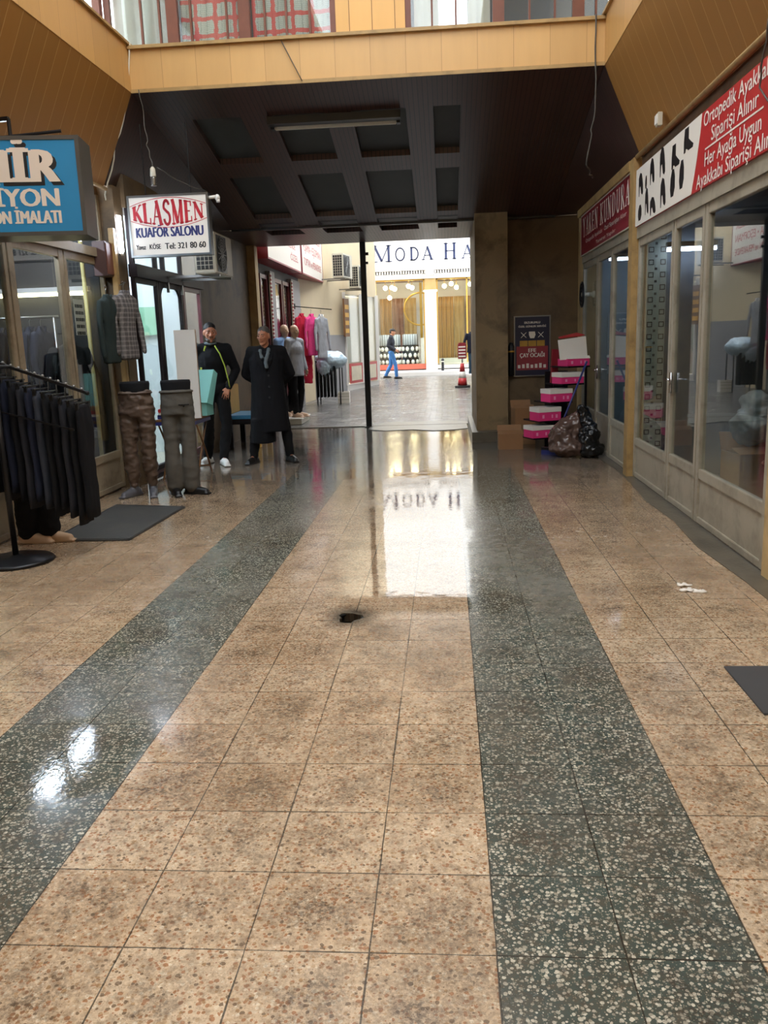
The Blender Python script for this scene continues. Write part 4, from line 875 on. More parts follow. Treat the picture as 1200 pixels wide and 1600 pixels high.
def hand(mb, w, d, n, thumb, s=1.0, curl=0.5):
    """palm plus five separate fingers: w wrist, d direction of the fingers, n palm side, thumb side"""
    w, d, n, th = Vector(w), Vector(d).normalized(), Vector(n).normalized(), Vector(thumb).normalized()
    pc = w + d*0.05*s
    for k in (-1.5, -0.5, 0.5, 1.5): mb.cap(w + th*k*0.010*s, w + d*0.085*s + th*k*0.020*s, 0.014*s, 0.012*s, 8)
    for k, L in ((1.5, 0.070), (0.5, 0.080), (-0.5, 0.074), (-1.5, 0.058)):
        p = w + d*0.085*s + th*k*0.0245*s; dd = (d + th*k*0.06).normalized(); r = 0.0088*s
        for j, f in enumerate((0.45, 0.32, 0.25)):
            dd = (dd + n*curl*(0.5 if j == 0 else 0.8)).normalized(); q = p + dd*L*f*s; mb.cap(p, q, r, r*0.9, 8); p = q; r *= 0.9
    p = w + d*0.025*s + th*0.028*s; q = p + (d*0.6+th*0.7+n*0.3).normalized()*0.042*s; mb.cap(p, q, 0.013*s, 0.011*s, 8); mb.cap(q, q + (d*0.9+th*0.2+n*0.4).normalized()*0.032*s, 0.011*s, 0.009*s, 8)
def shoe_pieces(mb, ank, yaw, s=1.0, boot=0.0):
    f = Vector((math.sin(yaw), -math.cos(yaw), 0)); a = Vector((ank[0], ank[1], ank[2]-0.085)); side = Vector((f.y, -f.x, 0))
    z = 0.045*s
    mb.cap(a - f*0.05*s + Vector((0, 0, z)), a + f*0.07*s + Vector((0, 0, z)), 0.044*s, 0.046*s); mb.cap(a + f*0.07*s + Vector((0, 0, z)), a + f*0.17*s + Vector((0, 0, z*0.78)), 0.045*s, 0.034*s)
    mb.cap(a + Vector((0, 0, z)), a + Vector((0, 0, 0.10*s+boot)), 0.048*s, 0.047*s)
    for k in (-0.05, 0.03, 0.11, 0.17): mb.box(-0.04*s, 0.04*s, -0.05*s, 0.05*s, 0, 0.022*s, Matrix.Translation(a+f*k*s) @ Matrix.Rotation(yaw, 4, 'Z'))
def figure(name, label, cat, loc, rotz, H, P, top, bottom, shoe, hair=None, skin='skin', group=None, vox=0.011, face_on=True, coat=None, topname='jacket', botname='trousers', barefoot=False):
    """P: joints for a 1.78 m figure facing -Y; x>0 is the figure's left"""
    k = H/1.78; root = thing(name, label, cat, loc, rotz, group)
    J = dict(hip=[(-.095, 0, .93), (.095, 0, .93)], knee=[(-.11, -.02, .50), (.11, -.02, .50)], ankle=[(-.12, .02, .085), (.12, .02, .085)], fyaw=[-.2, .2],
             sho=[(-.185, .01, 1.455), (.185, .01, 1.455)], elb=[(-.25, .03, 1.17), (.25, .03, 1.17)], wri=[(-.26, -.04, .93), (.26, -.04, .93)], hd=[(0, -.2, -1), (0, -.2, -1)], hn=[(1, 0, 0), (-1, 0, 0)],
             pel=(0, 0, .96), che=(0, 0, 1.30), nec=(0, 0.01, 1.50), head=(0, -0.015, 1.655), hyaw=0.0, hpitch=0.0)
    J.update(P)
    def V(p): return Vector(p)*k
    pel, che, nec, hd = V(J['pel']), V(J['che']), V(J['nec']), V(J['head'])
    def torso(mb, g):
        mb.ell(pel, ((.155+g)*k, (.105+g)*k, .12*k)); mid = pel.lerp(che, .5)
        mb.ell(mid, ((.145+g)*k, (.10+g)*k, .20*k)); mb.ell(che, ((.165+g)*k, (.115+g)*k, .19*k))
        for i in (0, 1): mb.cap(V(J['sho'][i]), nec - Vector((0, 0, .03*k)), (.052+g)*k, (.055+g)*k)
    def arm(mb, i, g, to=1.0):
        s, e, w = V(J['sho'][i]), V(J['elb'][i]), V(J['wri'][i]); mb.cap(s, e, (.052+g)*k, (.042+g)*k); mb.cap(e, e.lerp(w, to), (.042+g)*k, (.029+g*1.1)*k)
    def leg(mb, i, g, to=1.0, flare=0):
        h, n_, a = V(J['hip'][i]), V(J['knee'][i]), V(J['ankle'][i]); mb.cap(h, n_, (.088+g)*k, (.056+g)*k); m = n_.lerp(a, .35)
        mb.cap(n_, m, (.056+g)*k, (.055+g+flare*.4)*k); mb.cap(m, n_.lerp(a, to), (.055+g+flare*.4)*k, (.036+g+flare)*k)
    mb = MB(); torso(mb, -.012)
    for i in (0, 1):
        arm(mb, i, 0); leg(mb, i, -.004)
        hand(mb, V(J['wri'][i]), J['hd'][i], J['hn'][i], (Vector(J['hd'][i]).cross(Vector(J['hn'][i]))*(1 if i == 0 else -1)), k)
        a = V(J['ankle'][i]); f = Vector((math.sin(J['fyaw'][i]), -math.cos(J['fyaw'][i]), 0)); mb.cap(a, a + f*.10*k - Vector((0, 0, .04*k)), .036*k, .028*k)
    mb.cap(nec - Vector((0, 0, .04*k)), hd + Vector((0, .02*k, -.04*k)), .056*k, .052*k)
    HR = head_pieces(mb, hd, J['hyaw'], J['hpitch'], k, face_on)
    body = fuse(mb, 'body', skin, root, vox, 2)
    if face_on:
        for s in (-1, 1):
            mb = MB(); mb.ell(HR @ Vector((s*.031, -.079, .010)), (.010*k, .008*k, .006*k), 10); mb.build('eye', 'eye', body, True)
            if hair: mb = MB(); mb.cap(HR @ Vector((s*.016, -.087, .032)), HR @ Vector((s*.048, -.074, .033)), .0055*k, .004*k, 8); mb.build('eyebrow', hair[0], body, True)
        if hair: mb = MB(); mb.cap(HR @ Vector((-.022, -.089, -.057)), HR @ Vector((.022, -.089, -.057)), .0035*k, .0035*k, 8); mb.build('mouth', plain('lip', '#7a4238', .5), body, True)
    if bottom:
        mb = MB(); mb.ell(pel, (.17*k, .122*k, .12*k))
        for i in (0, 1): leg(mb, i, .012, .96, .012)
        fuse(mb, botname, bottom, root, .014, 3, .008, 14, seed=H)
    if top:
        mb = MB(); torso(mb, .022)
        for i in (0, 1): arm(mb, i, .018, .95)
        mb.cap(nec - Vector((0, 0, .03*k)), nec + Vector((0, .008, .02*k)), .078*k, .066*k)
        if coat:
            mb.loft([tuple(c*k for c in r) for r in coat[0]], 24, 2.4)
            for extra in coat[1:]: mb.loft([tuple(c*k for c in r) for r in extra], 20, 2.4)
        fuse(mb, topname, top, root, .014, 3, .007, 9, seed=H*3, wdir=(1.3, 1.3, .5))
    if shoe:
        for i in (0, 1):
            mb = MB(); shoe_pieces(mb, V(J['ankle'][i]), J['fyaw'][i], k); fuse(mb, 'shoe', shoe, root, .010, 2)
    if hair:
        mb = MB(); n0 = 0
        for c, r in ((((0, .019, .058), (.0785, .090, .075)), ((0, .052, .018), (.0735, .060, .075))) if hair[1] != 'thin' else (((0, .040, .036), (.0765, .078, .078)), ((0, .055, .01), (.071, .056, .07)))): mb.ell(c, r)
        if hair[1] == 'beard':
            mb.cap((-.05, -.03, -.07), (.05, -.03, -.07), .022); mb.cap((-.035, -.06, -.088), (.035, -.06, -.088), .024); mb.cap((-.02, -.09, -.045), (.02, -.09, -.045), .008)
        if hair[1] == 'cap':
            mb.loft([(0, -.02, .045, .088, .098), (0, -.005, .09, .086, .094), (0, 0, .125, .05, .06)], 18); mb.loft([(0, -.10, .042, .066, .055), (0, -.10, .052, .066, .055)], 16)
        bmesh.ops.transform(mb.bm, matrix=HR, verts=mb.bm.verts[:])
        fuse(mb, 'cap' if hair[1] == 'cap' else 'hair', hair[0], root, .008, 2, .003, 60)
    return root, J, k, HR
# older man in the long black coat, hands behind his back
pman, J, k, HR = figure('person', 'man in a long black overcoat standing in the passage with his hands behind his back', 'person', (-2.375, 11.06, 0), 0.05, 1.79,
    dict(hip=[(-.11, 0, .93), (.12, 0, .93)], knee=[(-.19, -.02, .50), (.20, .02, .50)], ankle=[(-.235, -.03, .085), (.235, .06, .085)], fyaw=[-.30, .55],
         sho=[(-.20, .02, 1.46), (.20, .02, 1.46)], elb=[(-.305, .10, 1.17), (.305, .10, 1.17)], wri=[(-.10, .21, 1.0), (.10, .22, .98)], hd=[(1, .1, -.3), (-1, .1, -.3)], hn=[(0, 1, 0), (0, 1, 0)], hyaw=-.30, hpitch=0.08, head=(-.01, -.03, 1.655)),
    'c_coat', 'c_black', 'black', ('hair_grey', 'short'), vox=.008, coat=[[(0, .01, .42, .265, .20), (0, .01, .70, .245, .185), (0, .01, 1.05, .215, .165), (0, .01, 1.35, .225, .155), (0, .015, 1.46, .17, .11)],
    [(-.10, 0, .27, .165, .185), (-.09, 0, .60, .16, .18)]], topname='overcoat')
mb = MB(); mb.tube([(-.05, -.10, 1.50), (-.055, -.125, 1.44), (-.02, -.165, 1.38)], .024, 10); mb.tube([(.06, -.09, 1.51), (.05, -.13, 1.44), (.02, -.165, 1.33), (.03, -.18, 1.25)], [.026, .028, .03, .022], 10); mb.tube([(.07, 0, 1.52), (0, .075, 1.53), (-.07, 0, 1.52)], .022, 10)
fuse(mb, 'scarf', 'c_scarf', pman, .01, 2, .004, 25)
mb = MB()
for s in (-1, 1): mb.slab([(s*.02, -.165, 1.20), (s*.10, -.155, 1.36), (s*.12, -.13, 1.46), (s*.065, -.125, 1.47), (s*.03, -.17, 1.34)], (0, -1, 0), .012)
mb.build('lapels', 'c_coat', pman)
for i, z in enumerate((1.16, 1.02, .88)): mb = MB(); mb.ell((.045, -.158-.012*i, z), (.013, .008, .013), 10); mb.build('button', 'black', pman, True)
# bearded man in the track jacket behind the table
pm2, J, k, HR = figure('person', 'bearded man in a black tracksuit with lime stripes and white trainers behind the folding table', 'person', (-3.08, 11.0, 0), 0.12, 1.86,
    dict(knee=[(-.10, -.03, .50), (.13, -.04, .50)], ankle=[(-.16, .10, .085), (.07, -.10, .085)], fyaw=[-.3, .35], elb=[(-.27, .06, 1.19), (.28, .07, 1.19)], wri=[(-.17, -.12, 1.0), (.19, -.10, .98)],
         hd=[(.4, -.2, -1), (-.4, -.2, -1)], hn=[(0, .6, -.3), (0, .6, -.3)], hyaw=.28, hpitch=.1, head=(0, -.03, 1.655)),
    'c_navy' if False else 'c_coat', 'c_black', 'white', ('hair_dark', 'short'), vox=.008, topname='track_jacket')
mb = MB(); mb.cap((-.05, -.03, -.07), (.05, -.03, -.07), .022); mb.cap((-.035, -.055, -.088), (.035, -.055, -.088), .026); mb.cap((-.02, -.087, -.043), (.02, -.087, -.043), .009)
bmesh.ops.transform(mb.bm, matrix=HR, verts=mb.bm.verts[:]); fuse(mb, 'beard', 'hair_grey', pm2, .008, 2)
mb = MB(); mb.tube([Vector(p)*k for p in ((.06, -.125, 1.50), (.12, -.145, 1.40), (.17, -.150, 1.25), (.20, -.135, 1.08), (.21, -.125, .98))], .009, 6); mb.tube([Vector(p)*k for p in ((-.05, -.14, 1.50), (-.07, -.155, 1.44))], .012, 6)
mb.tube([Vector(p)*k for p in ((-.12, -.155, 1.24), (-.13, -.15, 1.17))], .014, 6); mb.build('jacket_stripe', 'c_lime', pm2, True)
mb = MB(); mb.tube([Vector(p)*k for p in ((-.07, -.05, 1.535), (0, -.095, 1.515), (.07, -.05, 1.535))], .016, 8); mb.build('collar', 'c_scarf', pm2, True)
# walker in the street, going right
figure('person', 'pedestrian in a dark padded jacket and blue jeans walking past the bright shop windows', 'person', (-1.95, 30.0, gz(30)), PI/2, 1.74,
    dict(knee=[(-.10, -.14, .50), (.10, .04, .50)], ankle=[(-.10, -.17, .085), (.10, .24, .11)], fyaw=[0, 0], elb=[(-.23, .10, 1.18), (.23, .02, 1.18)], wri=[(-.16, -.14, 1.03), (.20, -.16, 1.0)], hd=[(0, -1, -.6), (0, -1, -.6)], head=(0, -.06, 1.65), nec=(0, -.02, 1.50)),
    'c_slate', 'c_jean', 'black', ('hair_dark', 'cap'), 'skin2', vox=.014)

# ================================================================= MANNEQUINS AND CLOTHES OUTSIDE THE LEFT SHOP
def half_form(label, loc, rotz, trouser_m, shoe_m, feet, gather=0.0, flare=.012, boot=.05, width=1.0, wr=.010, top='c_black', hem=.93):
    root = thing('half_mannequin', label, 'mannequin', loc, rotz)
    mb = MB(); mb.loft([(0, 0, 1.04, .15, .10), (0, 0, 1.10, .148, .10), (0, 0, 1.20, .158, .105), (0, 0, 1.225, .152, .10)], 24); mb.build('waist_form', top, root, True)
    mb = MB(); mb.loft([(0, 0, .86, .19*width, .125), (0, 0, .98, .185*width, .125), (0, 0, 1.11, .165, .115), (0, 0, 1.125, .162, .113)], 24)
    for s, (ax, ay, yaw) in zip((-1, 1), feet):
        h = (s*.092*width, 0, .88); kn = ((s*.092+ax)/2, ay/2-.02, .48); ak = (ax, ay, .11)
        kn = Vector(kn); ak = Vector(ak); mb.cap(h, kn, .098*width, .078); m = kn.lerp(ak, .5); mb.cap(kn, m, .078, .072+flare); mb.cap(m, kn.lerp(ak, hem), .072+flare, .056+flare*1.6-gather)
    fuse(mb, 'trousers', trouser_m, root, .013, 3, wr, 11, seed=loc[0], wdir=(.8, .8, 1.6))
    mb = MB(); mb.tube([(.168*math.cos(a), .118*math.sin(a), 1.105) for a in [2*PI*i/28 for i in range(29)]], .012, 6); mb.build('waistband', trouser_m, root, True)
    for s, (ax, ay, yaw) in zip((-1, 1), feet):
        mb = MB(); shoe_pieces(mb, (ax, ay, .085), yaw, 1.0, boot); fuse(mb, 'boot' if boot > .02 else 'shoe', shoe_m, root, .010, 2)
    return root
half_form('headless mannequin legs in crumpled brown cuffed trousers and grey ankle boots', (-3.30, 8.72, 0), .10, plain('brown_waxed_cloth', '#57463a', 0.45, var=.2, vs=12, bump=.3, bs=30), plain('grey_boot', '#55555a', 0.4), [(-.10, 0, -.45), (.10, 0, .25)], gather=.012, flare=.006, boot=.06, wr=.018)
hf = half_form('headless mannequin legs seen from behind in smooth grey suit trousers and black shoes', (-2.87, 8.76, 0), .25, 'c_grey', 'black', [(-.085, .0, .2), (.09, -.02, 1.0)], flare=.022, boot=.0, wr=.006, width=.93, hem=1.02)
mb = MB(); mb.box(.02, .13, -.129, -.121, .965, .975); mb.ell((.075, -.13, .955), .008); mb.build('back_pocket', 'c_black', hf)
half_form('mannequin legs in dark trousers and beige slip-on shoes behind the clothes rack', (-3.42, 6.58, 0), .75, 'c_black', plain('beige_suede', '#c9a98a', 0.7), [(-.07, .06, .75), (.08, -.02, .75)], flare=.02, boot=.0, hem=.98)

# sloping-arm clothes rack
t = thing('clothes_rack', 'black clothes rack with round base and sloping arms at the left edge', 'clothes rack', (-3.30, 5.95, 0))
mb = MB(); mb.lathe((0, 0, 0), [(.02, 0), (.27, 0), (.28, .012), (.26, .03), (.05, .045), (.03, .06)], 36); mb.build('base', 'black_metal', t, True)
mb = MB(); mb.cyl((0, 0, .04), (0, 0, 1.46), .022); mb.cyl((0, 0, 1.38), (0, 0, 1.50), .03); mb.build('post', 'black_metal', t, True)
A0, A1 = Vector((-.20, .23, 1.535)), Vector((.56, .30, 1.245))
mb = MB(); mb.bar(A0, A1, .022, .022); mb.cyl((0, 0, 1.47), (0, .25, 1.46), .014); mb.ell(A1, .018); mb.build('arm', 'black_metal', t)
mb = MB()
for i in range(13): p = A0.lerp(A1, .05+.9*i/12); mb.ell(p+Vector((0, 0, .017)), (.012, .014, .012), 10)
mb.build('arm_studs', 'steel', t, True)
mb = MB(); mb.bar((-.2, .10, 1.18), (.50, .14, .98), .012, .012); mb.build('lower_rail', 'black_metal', t)
RK = Vector((-3.30, 5.95, 0))
def rack_item(i, n):
    s = .06+.88*i/(n-1); p = RK + A0.lerp(A1, s); return p
hang0 = thing('clip_hanger', 'black clip hanger on the sloping arm of the clothes rack', 'hanger', rack_item(0, 12), 0, 'clip hangers on the sloping rack')
mb = MB(); mb.tube([(0, 0, .018), (0, .014, .012), (0, .012, -.005), (0, 0, -.02), (0, 0, -.085)], .0035, 6); mb.build('hook', 'steel', hang0, True)
mb = MB(); mb.bar((0, -.14, -.09), (0, .14, -.09), .012, .012); mb.build('bar', 'black', hang0)
for s in (-1, 1): B(-.012, .012, s*.10-.012, s*.10+.012, -.135, -.085).build('clip', 'black', hang0)
for i in range(1, 12): c = copy_tree(hang0); c.location = rack_item(i, 12)
tm = ['c_black', 'c_charcoal', 'c_navy', 'c_coat', 'c_charcoal', 'c_navy', 'c_slate', 'c_black', 'c_coat', 'c_charcoal', 'c_black', 'c_coat']
tl = ['black', 'charcoal', 'dark navy', 'black', 'charcoal', 'dark navy', 'slate grey', 'black', 'black', 'charcoal', 'black', 'black']
ordn = ['leftmost', 'second', 'third', 'fourth', 'fifth', 'sixth', 'seventh', 'eighth', 'ninth', 'tenth', 'eleventh']
def hung_trousers(i):
    p = rack_item(i, 12); L = .90+.05*math.sin(i*2.1) + (.02 if i == 11 else 0)
    mb = MB(); w = .118
    mb.loft([(0, 0, -.105, .014, w*.88), (0, 0, -.16, .024, w), (0.004, .0, -.30, .026, w*1.04), (-.004, 0, -.5, .024, w*.98), (.003, 0, -.75, .022, w*.92), (0, .003, -.105-L, .020, w*.98)], 22, 3.0)
    bmesh.ops.subdivide_edges(mb.bm, edges=mb.bm.edges[:], cuts=2, use_grid_fill=True); mb.jitter(.010, 9, i*3.3)
    o = mb.build('trousers', tm[i], None, True, loc=p)
    return o
for i in range(12):
    o = hung_trousers(i)
    tag(o, ('outermost black trousers hanging lowest at the right end of the sloping rack' if i == 11 else '%s folded trousers on the sloping rack, %s counted from the left edge' % (tl[i], ordn[i])), 'trousers', 'trousers on the sloping rack')
def hung_jacket(name, label, cat, loc, rotz, w, h, mat, group=None, thick=.07, sleeve=.9, collar=None, seed=0, wr=.010, hook=True):
    """jacket on a hanger, top of the collar at the origin, shoulders along local X"""
    t = thing(name, label, cat, loc, rotz, group); mb = MB()
    mb.loft([(0, 0, -h, w*.36, thick*.9), (0, 0, -h*.55, w*.32, thick*.85), (0, 0, -h*.25, w*.35, thick), (0, 0, -h*.10, w*.34, thick*.8), (0, 0, -h*.045, w*.16, thick*.6), (0, 0, 0, w*.11, thick*.5)], 24, 2.6)
    for s in (-1, 1): mb.cap((s*w*.36, 0, -h*.13), (s*w*.52, -.01, -h*.45), .055*w/.5, .046*w/.5); mb.cap((s*w*.52, -.01, -h*.45), (s*w*.55, -.04, -h*sleeve), .046*w/.5, .038*w/.5)
    gm = fuse(mb, 'garment', mat, t, .014, 3, wr, 9, seed=seed, wdir=(1.5, 1.5, .5))
    mb = MB(); mb.tube([(s_*w*.11*1.05, -thick*.45-.004, z_*h) for s_, z_ in ((-1, -.005), (-.6, -.06), (0, -.12), (.6, -.06), (1, -.005))], .014, 8); mb.build('collar', collar or mat, gm, True)
    if hook:
        mb = MB(); mb.tube([(0, 0, -.02), (0, 0, .05), (.02, 0, .075), (.0, 0, .095), (-.02, 0, .08)], .004, 6); mb.build('hook', 'steel', t, True)
    return t
def plaid():
    t = NT('grey_plaid_wool'); x, y, z = t.sep(); a = t.math('ADD', x, t.math('MULTIPLY', y, .7))
    u = t.math('LESS_THAN', t.math('FRACT', t.math('DIVIDE', a, .045)), .35); v = t.math('LESS_THAN', t.math('FRACT', t.math('DIVIDE', z, .05)), .35)
    f = t.math('MULTIPLY', t.math('ADD', u, v), .5); n = t.noise(60, 3)
    t.base(t.mix(t.math('ADD', t.math('MULTIPLY', f, .6), t.math('MULTIPLY', n, .4)), hx('#2e2b2c'), hx('#8d8682'))); t.rough(.9); return t.m
M['plaid'] = plaid()
hung_jacket('jacket', 'grey checked wool jacket hanging on the timber batten by the hairdresser window', 'jacket', (-3.49, 9.16, 2.19), 1.15, .36, .74, 'plaid', seed=1)
hung_jacket('jacket', 'dark green jacket hanging half hidden left of the checked wool jacket', 'jacket', (-3.60, 8.94, 2.14), 1.35, .34, .72, 'c_dkgreen', seed=2)
# inside the clothes shop
t = thing('clothes_rail', 'steel clothes rail across the inside of the left clothes shop', 'clothes rail', (-5.2, 8.72, 0))
mb = MB(); mb.cyl((-1.1, 0, 1.92), (1.15, 0, 1.92), .014); mb.build('rail', 'steel', t, True)
for x in (-1.05, 1.1):
    mb = MB(); mb.cyl((x, 0, .02), (x, 0, 1.92), .014); mb.bar((x, -.22, .035), (x, .22, .035), .03, .03); mb.build('upright', 'steel', t, True)
j0 = hung_jacket('suit_jacket', 'dark suit jacket in the row on the rail inside the left clothes shop', 'jacket', (-4.25, 8.72, 1.83), PI/2, .44, .78, 'c_navy', 'suit jackets on the indoor rail', .05, seed=4)
jm = ['c_navy', 'c_charcoal', 'c_slate', 'c_coat', 'c_charcoal', 'c_navy']
for i in range(1, 16):
    c = copy_tree(j0); c.location = (-4.25-.118*i, 8.72, 1.83)
    for ch in c.children_recursive:
        if ch.name.startswith(('garment', 'collar')): ch.data = ch.data.copy(); ch.data.materials[0] = M[jm[(i*5) % 6]]
hung_jacket('jacket', 'black jacket on a display form behind the left shop window beside the paper notice', 'jacket', (-4.02, 8.84, 1.66), 1.0, .54, .86, 'c_black', seed=6, hook=False)
mb = MB(); t = thing('display_stand', 'thin steel stand holding the black display jacket behind the left shop window', 'stand', (-4.02, 8.84, 0.02)); mb.cyl((0, 0, 0), (0, 0, .85), .014); mb.build('pole', 'steel', t, True)
mb = MB(); mb.lathe((0, 0, 0), [(.02, 0), (.15, 0), (.15, .012), (.02, .02)]); mb.build('foot', 'steel', t, True)
t = thing('shop_counter', 'grey counter standing inside the left clothes shop behind the door glass', 'counter', (-4.75, 7.9, .02)); B(-.35, .35, -.5, .5, 0, .95).build('body', 'room_dark', t, bevel=.01); B(-.38, .38, -.53, .53, .95, .98).build('top', 'offwhite', t, bevel=.006)
t = thing('reflection_strip', 'pale yellow upright strip modelled for a reflection in the left clothes shop glass', 'pole', (-3.86, 9.02, .02)); mb = MB(); mb.cyl((0, 0, 0), (0, 0, 3.15), .022); mb.build('pole', plain('pale_yellow', '#e3d48c', .5), t, True)  # pale strip modelled in place of a reflection in the glass

# ================================================================= TABLE BY THE HAIRDRESSER
t = thing('folding_table', 'small folding table with thin brown legs in front of the hairdresser', 'table', (-3.22, 10.02, 0))
B(-.24, .24, -.32, .32, .70, .73).build('top', 'wood', t, bevel=.006); B(-.245, .245, -.325, .325, .66, .70).build('apron', 'print_navy', t)
for s in (-1, 1):
    mb = MB(); mb.tube([(s*.21, -.28, .0), (s*.21, -.02, .36), (s*.21, .26, .68)], .012, 8); mb.build('leg', 'wood', t, True); mb = MB(); mb.tube([(s*.23, .28, .0), (s*.23, .02, .36), (s*.23, -.26, .68)], .012, 8); mb.build('leg', 'wood', t, True)
mb = MB(); mb.cyl((-.21, -.20, .10), (.21, -.20, .10), .009); mb.cyl((-.23, .20, .10), (.23, .20, .10), .009); mb.build('stretcher', 'wood', t, True)
t = thing('display_case', 'open pale teal display case standing on the folding table', 'case', (-3.06, 10.20, .73), -.15)
B(-.14, .14, -.10, .10, 0, .16).build('tray', 'teal', t, bevel=.004)
mb = MB(); mb.slab([(-.15, -.12, .16), (.15, -.12, .16), (.17, .10, .55), (-.13, .10, .55)], (0, .85, -.3), .012); mb.slab([(.15, -.12, .16), (.17, .10, .55), (.19, .16, .50), (.17, .0, .12)], (1, 0, 0), .008); mb.build('lid', 'teal', t)
t = thing('blank_board', 'tall blank white board propped upright on the folding table', 'board', (-3.05, 9.79, .73)); B(-.125, .125, -.01, .01, 0, 1.03).build('sheet', 'white', t); B(-.13, .13, .011, .02, 0, 1.03).build('backing', 'card', t)
for i, (c, z, w) in enumerate((('print_navy', 0, .15), ('print_white', .05, .14), ('red', .08, .15), ('card', .12, .13))):
    o = B(-w, w, -.10, .10, 0, (.05, .03, .04, .05)[i]).build('goods_box', c, bevel=.004, loc=(-3.30, 9.86, .73+z)); o.rotation_euler.z = .1*i
    tag(o, ['dark blue flat box at the bottom of the stack on the folding table', 'white flat box second from below in the stack on the folding table', 'red flat box third from below in the stack on the folding table', 'brown box on top of the stack on the folding table'][i], 'box', 'flat boxes stacked on the folding table')
# salon furnishings seen through the glass
t = thing('salon_shelf', 'white wall shelf with bottles inside the bright hairdresser', 'shelf', (-5.2, 11.9, 1.55)); B(-.6, .6, 0, .25, 0, .03).build('board', 'white', t)
mb = MB()
for x in (-.5, .5): mb.bar((x, .02, 0), (x, .22, -.12), .02, .02)
mb.build('brackets', 'steel', t); t.location.y = 12.0
bt0 = None
for i in range(8):
    if bt0 is None:
        bt0 = thing('bottle', 'small bottle in the row on the hairdresser shelf', 'bottle', (-5.7, 12.12, 1.58), 0, 'bottles on the hairdresser shelf'); mb = MB(); mb.lathe((0, 0, 0), [(.03, 0), (.034, .01), (.034, .11), (.014, .14), (.014, .16)]); mb.build('flask', plain('amber_bottle', '#9a7a4c', .2), bt0, True)
        mb = MB(); mb.lathe((0, 0, .16), [(.016, 0), (.016, .03)]); mb.build('cap', 'white', bt0, True)
    else: c = copy_tree(bt0); c.location = (-5.7+.14*i, 12.12, 1.58)
t = thing('salon_chair', 'black hairdresser chair inside the bright salon', 'chair', (-4.7, 10.7, .02), .6)
mb = MB(); mb.lathe((0, 0, 0), [(.26, 0), (.26, .02), (.05, .05), (.04, .40)]); mb.build('pedestal', 'chrome', t, True); B(-.27, .27, -.27, .27, .42, .54).build('seat', 'black', t, bevel=.04); B(-.26, .26, .22, .32, .54, 1.15).build('backrest', 'black', t, bevel=.04)
for s in (-1, 1): B(s*.30-.03, s*.30+.03, -.2, .22, .66, .71).build('armrest', 'black', t, bevel=.015)
curtain(9.62, 9.86, .1, 2.30, 'purple_drape' if 'purple_drape' in M else 'c_stripe', 'mauve grey drape hanging inside the hairdresser window', y=-3.75, wl=.07, axis=1)
o = B(-4.6, -4.2, 12.20, 12.22, 1.75, 2.15).build('poster', plain('green_poster', '#8fbf9c', .5, var=.3, vs=6)); tag(o, 'pale green poster on the back wall of the hairdresser', 'poster')
# bench and chair at the passage wall
t = thing('bench', 'low bench with a blue seat against the left passage wall', 'bench', (-3.16, 13.2, 0)); B(-.26, .26, -.45, .45, .44, .50).build('seat', plain('blue_seat', '#3d86ad', .5), t, bevel=.01); B(-.25, .25, -.44, .44, .36, .44).build('apron', 'dark_frame', t)
for sx in (-1, 1):
    for sy in (-1, 1): B(sx*.22-.04, sx*.22+.04, sy*.40-.03, sy*.40+.03, 0, .36).build('leg', 'yellow_paint' if sx > 0 else 'dark_frame', t)
B(-.30, -.26, -.45, .45, .50, .95).build('backrest', 'yellow_paint', t, bevel=.01)
